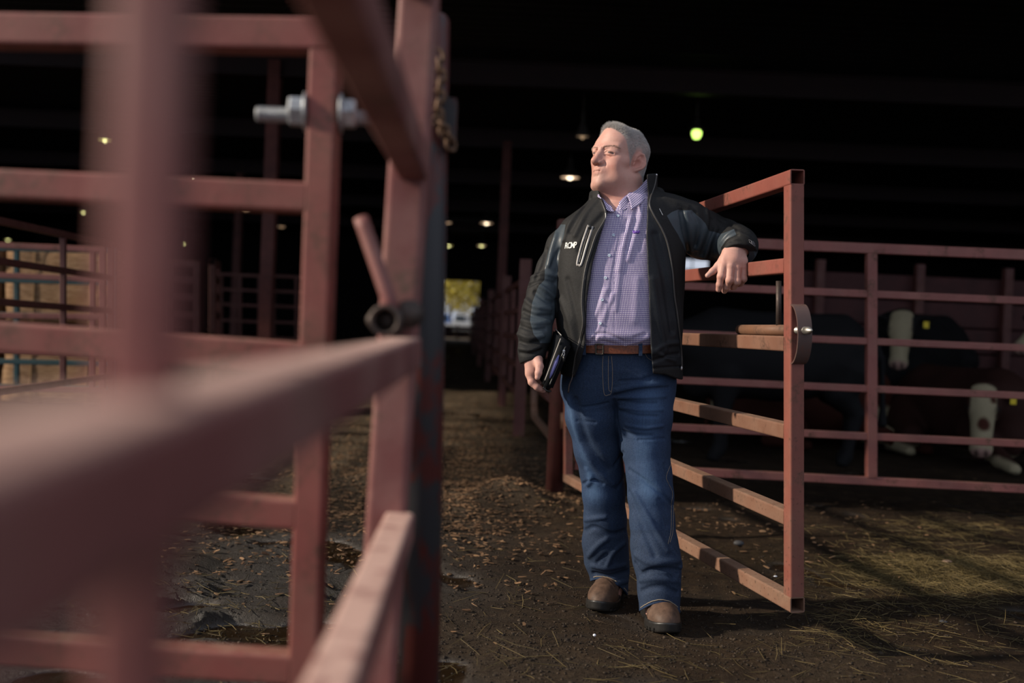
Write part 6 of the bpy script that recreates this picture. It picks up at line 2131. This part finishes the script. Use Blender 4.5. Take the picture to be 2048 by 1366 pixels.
# ---- coat
V, Q = surface(coat_sdf, [M(1025, 0, 3.75)[0], YC(772), -3.99], [M(1528, 0, 3.7)[0], YC(336), -3.50], 0.0036, 1)
px, py = to_px(V); dz = -V[:, 2]
def interp_y(y, c):
    c = np.array(c, float); return np.interp(y, c[:, 0], c[:, 1])
lefte = interp_y(py, [(449, 1115), (486, 1102), (502, 1097), (532, 1090), (560, 1089), (572, 1077), (605, 1064.5), (642, 1060), (668, 1067), (684, 1080)])
seam = interp_y(py, [(449, 1131), (470, 1128), (495, 1121), (530, 1116), (600, 1111.5), (645, 1109), (690, 1102)])
s1 = np.minimum(np.minimum(px - lefte, seam - px), np.minimum(py - 449, 686 - py))
s1 = np.where(dz < 3.80, s1, -9)
upc = np.interp(px, [1333, 1344, 1357, 1370, 1383, 1393, 1403, 1411, 1418, 1430, 1441, 1455, 1468, 1473], [432, 424, 419, 421, 420, 430, 438, 447, 462, 464, 468, 463, 458, 470])
lb = interp_y(py, [(430, 1333), (450, 1344), (469, 1356), (491, 1367), (507, 1373), (540, 1378)])
rb = interp_y(py, [(420, 1480), (462, 1476), (470, 1472), (478, 1454), (495, 1442), (528, 1435)])
s2 = np.minimum(np.minimum(py - upc, px - lb), rb - px)
s2 = np.maximum(s2, np.minimum(np.minimum(px - 1494, py - 503), 20))
slate = np.clip(0.5 + np.maximum(s1, s2) * 0.08, 0, 1)
zl = px_interp(py, ZIP_L)
l1 = np.minimum(np.minimum(zl - px, px - (px_interp(py, EDGE_L) - 6)), 736 - py)
lining = np.clip(0.5 + np.where((dz < 3.80) & (py > 400), l1, -9) * 0.08, 0, 1)
coat = mesh_obj('jacket', W(V), Q, mat_coat, man, True, attrs={'slate': slate, 'lining': lining}, label='black soft shell jacket with slate grey sleeve panels')

def coat_tube(name, pts, r, mat, lift, n=40, fn=coat_sdf, parent=None, label=None, sides=8):
    return mesh_obj(name, *tube_path(W(on_surf(fn, pts, n, lift)), r, sides), mat, parent or coat, True, label=label)
coat_tube('zipper', [(x, y) for y, x in ZIP_L], 0.0036, mat_ziptape, 0.002, 60, label='zipper edge of the open left front')
coat_tube('zipper', [(x, y) for y, x in ZIP_R], 0.0032, mat_ziptape, 0.001, 50, label='zipper edge of the right front')
coat_tube('zipper_teeth', [(x + 2.6, y) for y, x in ZIP_R[1:]], 0.0022, mat_zip, 0.001, 50)
mesh_obj('zipper_stop', *ball(W(on_surf(coat_sdf, [(1363, 735), (1363, 738)], 3, 0.006))[1], (0.004, 0.004, 0.008), 10, 6), mat_silver, coat, True)
mesh_obj('zipper_stop', *ball(W(on_surf(coat_sdf, [(1313, 346), (1313, 350)], 3, 0.004))[1], (0.004, 0.004, 0.005), 10, 6), mat_silver, coat, True)
c0 = on_surf(coat_sdf, [(1147, 744), (1146, 748)], 3, 0.006)[-1]
pull = np.array([c0, c0 + [-0.006, -0.02, 0.008], c0 + [-0.014, -0.040, 0.010], c0 + [-0.018, -0.068, 0.010]])
mesh_obj('zipper_pull', *tube_path(W(spline(pull, 14)), np.linspace(0.0022, 0.0032, 14), 8), mat_darksteel, coat, True)
# bonded chest pocket
pa, pb_ = np.array([1181.0, 452.0]), np.array([1158.5, 527.0])
t_ = (pb_ - pa) / np.linalg.norm(pb_ - pa); n2_ = np.array([t_[1], -t_[0]])
U = [pa + n2_ * 4.6, pa * 0.5 + pb_ * 0.5 + n2_ * 5.0 + [-1.0, 0], pb_ + n2_ * 4.2, pb_ + t_ * 3.2, pb_ - n2_ * 4.2, pa * 0.5 + pb_ * 0.5 - n2_ * 5.0 + [-1.0, 0], pa - n2_ * 4.6]
pk = coat_tube('chest_pocket', U, 0.0044, mat_weld, 0.0, 60, label='pale bonded trim of the slanted chest pocket')
coat_tube('pocket_zipper', [pa, pa * 0.5 + pb_ * 0.5 + [-1, 0], pb_], 0.0026, mat_zip, 0.001, 30, parent=pk)
mesh_obj('zipper_slider', *ball(W(on_surf(coat_sdf, [(1180, 452), (1179, 456)], 3, 0.006))[1], (0.006, 0.004, 0.008), 12, 8), mat_zip, pk, True)
# short bright tags on the fronts
coat_tube('reflective_tab', [(1211, 426), (1211.5, 433), (1210.5, 440)], 0.0012, mat_letter, 0.004, 8)
coat_tube('reflective_tab', [(1319, 417.5), (1325.5, 430.5)], 0.0011, mat_letter, 0.003, 8)
# stitched letters on the right chest
cu = bpy.data.curves.new('letters', 'FONT'); cu.body = 'RCMP'; cu.size = 1.0; cu.shear = 0.25; cu.space_character = 0.86
cu.resolution_u = 3; cu.offset = 0.020
to = bpy.data.objects.new('letters', cu); C.objects.link(to)
bpy.context.view_layer.update()
tm = bpy.data.meshes.new_from_object(to.evaluated_get(bpy.context.evaluated_depsgraph_get()))
tv = np.array([v.co[:] for v in tm.vertices]); tf = [list(p.vertices) for p in tm.polygons]
bpy.data.objects.remove(to); bpy.data.curves.remove(cu); bpy.data.meshes.remove(tm)
w_ = tv[:, 0].max() - tv[:, 0].min(); h_ = tv[:, 1].max() - tv[:, 1].min()
u_ = (tv[:, 0] - tv[:, 0].min()) / w_; v_ = (tv[:, 1] - tv[:, 1].min()) / h_
lx = 1129.3 + u_ * 24.5; ly = 497.5 - v_ * 12.5 - u_ * 1.8
Xl = march(coat_sdf, lx, ly)
Xa, Xb = Xl * (1 - 0.0030 / np.abs(Xl[:, 2:3])), Xl * (1 - 0.0005 / np.abs(Xl[:, 2:3]))
k_ = len(Xa)
ed = {}
for f in tf:
    for a, b in zip(f, f[1:] + f[:1]): ed[(a, b)] = 1
side = [(b, a, a + k_, b + k_) for (a, b) in ed if (b, a) not in ed]
mesh_obj('lettering', W(np.concatenate([Xa, Xb])), tf + [[i + k_ for i in reversed(f)] for f in tf] + [list(s) for s in side], mat_letter, coat, False, label='white stitched capital letters')
# emblem on the sleeve
mb = MB()
for pts in ([(1497.5, 480), (1502, 481.5), (1507, 487), (1511, 492)], [(1498.5, 483), (1501, 486), (1506, 489.5), (1510, 493)], [(1503, 481.5), (1503.5, 486), (1506, 488.5)], [(1506, 483), (1510, 488)]):
    mb.add(*tube_path(W(on_surf(coat_sdf, pts, 10, 0.0015)), 0.0011, 6))
mb.build('sleeve_emblem', mat_badge, coat, True, label='small grey emblem near the left cuff')

# ---- jeans
V, Q = surface(jeans_sdf, [M(1105, 0, 3.75)[0], M(1200, 1236, 3.62)[1], -4.06], [M(1375, 0, 3.75)[0], YC(688), -3.50], 0.0038, 1)
px, py = to_px(V)
def blob(x, y, sx, sy, ang=0.0):
    c, s = math.cos(ang), math.sin(ang)
    a = (px - x) * c + (py - y) * s; b = -(px - x) * s + (py - y) * c
    return np.exp(-(a / sx) ** 2 - (b / sy) ** 2)
fade = 0.14 + 0.50 * blob(1142, 830, 9, 60, -0.22) + 0.40 * blob(1172, 925, 9, 40, -0.35) + 0.50 * blob(1190, 985, 24, 30) + 0.16 * blob(1185, 830, 30, 50) + 0.46 * blob(1305, 800, 38, 65) + 0.38 * blob(1290, 900, 28, 60) + 0.50 * blob(1300, 975, 28, 32) + 0.14 * blob(1300, 1050, 30, 70)
fade += 0.25 * blob(1178, 950, 8, 8) - 0.12 * blob(1225, 900, 14, 110) - 0.10 * (py > 1060)
fade = np.where(V[:, 2] > -3.95, fade, 0.2)
# washed band along the hems
hemd = np.where(px < 1262, -0 + hem_plane(V, *HEM_R), hem_plane(V, *HEM_L))
fade = np.where(py > 1100, fade + 0.28 * np.exp(-((hemd - 0.004) / 0.006) ** 2), fade)
jeans = mesh_obj('jeans', W(V), Q, mat_denim, man, True, attrs={'fade': np.clip(fade, 0, 1)}, label='blue denim jeans faded at thighs and knees')
def stitch(pts, n=40, r=0.0008, fn=jeans_sdf, d0=3.2):
    mesh_obj('stitching', *tube_path(W(on_surf(fn, pts, n, 0.0006, d0)), r, 6), mat_thread, jeans, True)
stitch([(1206, 712), (1205, 740), (1208, 786), (1216, 790), (1223, 783), (1225, 745), (1223, 712)])
stitch([(1217, 712), (1216.5, 745), (1217.5, 778), (1222, 783)])
stitch([(1289, 703), (1294, 714), (1303, 721)])
stitch([(1343, 925), (1333, 952), (1336, 965), (1345, 985), (1342, 1010)], 30)
stitch([(1347, 1010), (1346, 1060), (1340, 1085)], 24, 0.0009); stitch([(1343, 1010), (1342, 1060), (1336, 1088)], 24, 0.0009)
for (c, n_, bow_), xs, ys in ((HEM_R, (1185, 1258), (1150, 1186)), (HEM_L, (1279, 1358), (1195, 1222))):
    # a row of stitching parallel to each hem
    q = []
    for x in np.linspace(xs[0] + 2, xs[1] - 2, 26):
        yy_ = np.linspace(ys[0] - 14, ys[1] + 18, 90)
        X = march(jeans_sdf, np.full(90, x), yy_)
        e = np.abs(hem_plane(X, c, n_, bow_) - 0.011) + 5 * (X[:, 2] < -4.1)
        i = np.argmin(e)
        if e[i] < 0.004: q.append(X[i] * (1 - 0.001 / abs(X[i][2])))
    if len(q) > 5:
        mesh_obj('hem_stitching', *tube_path(W(spline(np.array(q), 50)), 0.0017, 6), mat_thread, jeans, True)

# ---- belt
g_, (cx_, rx_, cz_, rz_) = SHIRT_T
def belt_ring(off, dy, th0=0.0, th1=2 * math.pi, n=90):
    out = []
    for th in np.linspace(th0, th1, n):
        c, s = math.cos(th), math.sin(th)
        y0_ = YC(699 - 9 * max(c, 0) ** 2 * (1 if s > 0 else 1) - 3 * max(-c, 0)) + dy
        yr = YC(697)
        a, b = np.interp(yr, g_, rx_) + off, np.interp(yr, g_, rz_) + off
        e = 2 / 2.4
        out.append([np.interp(yr, g_, cx_) + a * np.sign(c) * abs(c) ** e, y0_, np.interp(yr, g_, cz_) + b * np.sign(s) * abs(s) ** e])
    return np.array(out)
rings = [belt_ring(0.006, 0.0165), belt_ring(0.0115, 0.015), belt_ring(0.0115, -0.015), belt_ring(0.006, -0.0165)]
n_ = len(rings[0])
V = np.concatenate(rings); F = []
for k in range(4):
    k2 = (k + 1) % 4
    for i in range(n_):
        j = (i + 1) % n_
        F.append((k * n_ + i, k2 * n_ + i, k2 * n_ + j, k * n_ + j))
belt = mesh_obj('belt', W(V), F, mat_belt, man, False, label='tooled brown leather belt')
def belt_at(px_, off):
    r = belt_ring(off, 0, 0.3, math.pi - 0.3, 400)
    x_, _ = to_px(r)
    return r[np.argmin(np.abs(x_ - px_))]
mb = MB()
lpts = [belt_at(1192, 0.015) + [0, 0.018, 0], belt_at(1206, 0.015) + [0, 0.018, 0], belt_at(1206, 0.015) + [0, -0.018, 0], belt_at(1192, 0.015) + [0, -0.018, 0]]
loop = []
for i in range(4):
    loop += list(np.linspace(lpts[i], lpts[(i + 1) % 4], 6)[:-1])
mb.add(*tube_path(W(np.array(loop)), 0.0032, 8, closed=True))
mb.add(*tube_path(W(np.array([belt_at(1193, 0.016), belt_at(1207, 0.0165)])), 0.002, 6))
mb.build('buckle', mat_buckle, belt, True)
for x in (1281, 1168):
    c = belt_at(x, 0.0145)
    V, F = box((0, 0, 0), 0.013, 0.046, 0.003)
    mesh_obj('belt_loop', W(V + c), F, mat_denim, jeans, False, attrs={'fade': np.full(8, 0.2)})

# ---- boots
def boot(T, dirv, label, px_c):
    f = nrm([dirv[0], dirv[1], 0]); s = np.array([f[1], -f[0], 0.0]); u = np.array([0, 0, 1.0])
    Rb = np.stack([s, f, u], 1)
    def foot2(q, grow):
        a = np.sqrt((q[:, 0] / (0.059 + grow)) ** 2 + ((q[:, 1] + 0.100) / (0.098 + grow)) ** 2)
        b = np.sqrt((q[:, 0] / (0.042 + grow)) ** 2 + ((q[:, 1] + 0.245) / (0.062 + grow)) ** 2)
        d1 = (a - 1) * (0.062 + grow); d2 = (b - 1) * (0.045 + grow)
        c = np.maximum(np.abs(q[:, 0]) - (0.036 + grow), np.abs(q[:, 1] + 0.17) - 0.09)
        return smin(smin(d1, d2, 0.03), c, 0.03)
    def sole(q):
        z = q[:, 2] - 0.030 * np.clip((q[:, 1] + 0.09) / 0.09, 0, 1) ** 2 * 0.5
        d = smax(foot2(q, 0.004), np.abs(z - 0.018) - 0.019, 0.008)
        lug = np.maximum(np.abs(((q[:, 1] + 2) / 0.022) % 1 - 0.5) * 0.022 - 0.004, z - 0.012)
        lug = np.maximum(lug, 0.040 - np.abs(q[:, 0]))
        d = smax(d, -lug, 0.002)
        return smax(d, -(np.maximum(np.abs(q[:, 1] + 0.185) - 0.02, q[:, 2] - 0.012)), 0.004)
    def upper(q):
        d = ell(q, (0, -0.088, 0.040), (0.0565, 0.086, 0.052))
        d = smin(d, cap(q, (0, -0.105, 0.050), (0, -0.20, 0.088), 0.043, 0.050), 0.03)
        d = smin(d, ell(q, (0, -0.245, 0.06), (0.044, 0.058, 0.06)), 0.03)
        d = smin(d, cap(q, (0, -0.222, 0.09), (0, -0.228, 0.26), 0.056, 0.060), 0.04)
        d = smax(d, 0.026 - q[:, 2], 0.004)
        d = d - 0.0016 * np.exp(-((q[:, 1] + 0.115 - 0.5 * np.abs(q[:, 0])) / 0.006) ** 2) + 0.002 * np.exp(-((q[:, 1] + 0.128 - 0.45 * np.abs(q[:, 0])) / 0.006) ** 2)
        d = d + 0.0015 * np.exp(-((q[:, 1] + 0.142 - 0.3 * np.abs(q[:, 0])) / 0.005) ** 2)
        return d + 0.0012 * smooth_noise(q, 60, 5).astype(np.float32)
    Tm = np.array([T[0], T[1], 0.0])
    V, Q = surface(upper, [-0.08, -0.34, 0.0], [0.08, 0.02, 0.24], 0.0035)
    bt = mesh_obj('boot', V @ Rb.T + Tm, Q, mat_boot, man, True, label=label)
    V, Q = surface(sole, [-0.08, -0.34, -0.01], [0.08, 0.02, 0.07], 0.0032)
    mesh_obj('sole', V @ Rb.T + Tm, Q, mat_sole, bt, True, label='black rubber sole')
boot(ground_at(1194, 1228), (-0.31, -0.95), 'brown leather right boot, set back', 0)
boot(ground_at(1337, 1274), (0.06, -1.0), 'brown leather left boot, set forward', 0)

# ---- the zipped folder he holds
fd, bd_ = 3.585, 3.745
fc = [M(1083, 773, fd), M(1104, 781, fd + 0.012), M(1144, 690, fd + 0.02), M(1121, 672, fd)]
bk = [M(1083, 765, bd_), M(1103, 772, bd_ + 0.01), M(1133, 676, bd_ + 0.02), M(1107, 657, bd_)]
fold = thing('zip_folder', 'black zipped folder with lilac papers, gripped in the man\'s right hand', 'folder', W(np.mean(fc + bk, 0)))
def rounded_hex(fc, bk, name, mat, parent, bev=0.006):
    bmt = bmesh.new()
    vs = [bmt.verts.new(W(v)) for v in fc + bk]
    for f in ((0, 1, 2, 3), (7, 6, 5, 4), (0, 4, 5, 1), (1, 5, 6, 2), (2, 6, 7, 3), (3, 7, 4, 0)):
        bmt.faces.new([vs[i] for i in f])
    bmesh.ops.recalc_face_normals(bmt, faces=bmt.faces[:])
    bmesh.ops.bevel(bmt, geom=bmt.edges[:] , offset=bev, segments=3, affect='EDGES')
    bmt.verts.index_update()
    V = np.array([v.co[:] for v in bmt.verts]); F = [[v.index for v in f.verts] for f in bmt.faces]
    bmt.free()
    return mesh_obj(name, V, F, mat, parent, True)
lerp = lambda a, b, t: a * (1 - t) + b * t
cov = rounded_hex(fc, bk, 'cover', mat_folder, fold, 0.008)
up_f = lambda a, b, t: lerp(a, b, t)
# pale edge of the front cover, zipper on the gusset, papers in the gap
ed_ = [lerp(fc[0], fc[3], t) for t in (0.12, 0.4, 0.7, 0.95)]
mesh_obj('cover_edge', *tube_path(W(spline(np.array([e + [0.004, 0, 0.004] for e in ed_]), 20)), 0.0022, 8), mat_foldtape, fold, True)
mesh_obj('cover_edge', *tube_path(W(spline(np.array([lerp(fc[3], bk[3], t) + [0.004, 0.001, 0.003] for t in (0.05, 0.5, 0.95)]), 10)), 0.0018, 8), mat_weld, fold, True)
mid = [lerp(lerp(fc[0], fc[1], 0.62), lerp(fc[3], fc[2], 0.62), t) for t in (0.08, 0.35, 0.6, 0.9)]
mesh_obj('zipper', *tube_path(W(spline(np.array([e + [0, 0, 0.004] for e in mid]), 24)), 0.0032, 8), mat_zip, fold, True)
pm = [lerp(lerp(fc[0], fc[1], 0.40), lerp(fc[3], fc[2], 0.40), t) + [0, 0, 0.0055] for t in (0.20, 0.36, 0.52, 0.68)]
mesh_obj('papers', *tube_path(W(spline(np.array(pm), 24)), np.interp(np.linspace(0, 1, 24), [0, 0.2, 0.7, 1], [0.001, 0.005, 0.007, 0.002]), 10), mat_paper, fold, True, label='lilac papers showing in the open gap')
zc = lerp(lerp(fc[0], fc[1], 0.62), lerp(fc[3], fc[2], 0.62), 0.80) + [0, 0, 0.010]
mb = MB()
mb.add(*ball(W(zc), (0.005, 0.004, 0.006), 12, 8))
ringp = [W(zc + [0.0035 * math.cos(a) - 0.001, -0.010 + 0.007 * math.sin(a), 0.002]) for a in np.linspace(0, 2 * math.pi, 13)[:-1]]
mb.add(*tube_path(np.array(ringp), 0.0014, 6, closed=True))
mb.build('zipper_slider', mat_silver, fold, True)
mesh_obj('zipper_pull', *tube_path(W(np.array([zc + [-0.001, -0.017, 0.002], zc + [0.0, -0.027, 0.003], zc + [0.0005, -0.038, 0.002]])), 0.0042, 8), mat_zip, fold, True)
mesh_obj('carry_loop', *tube_path(W(spline(np.array([fc[0] + [0.006, -0.002, 0.002], lerp(fc[0], fc[1], 0.5) + [0.0, -0.008, 0.008], fc[1] + [-0.004, -0.002, 0.002]]), 14)), 0.003, 8), mat_zip, fold, True)
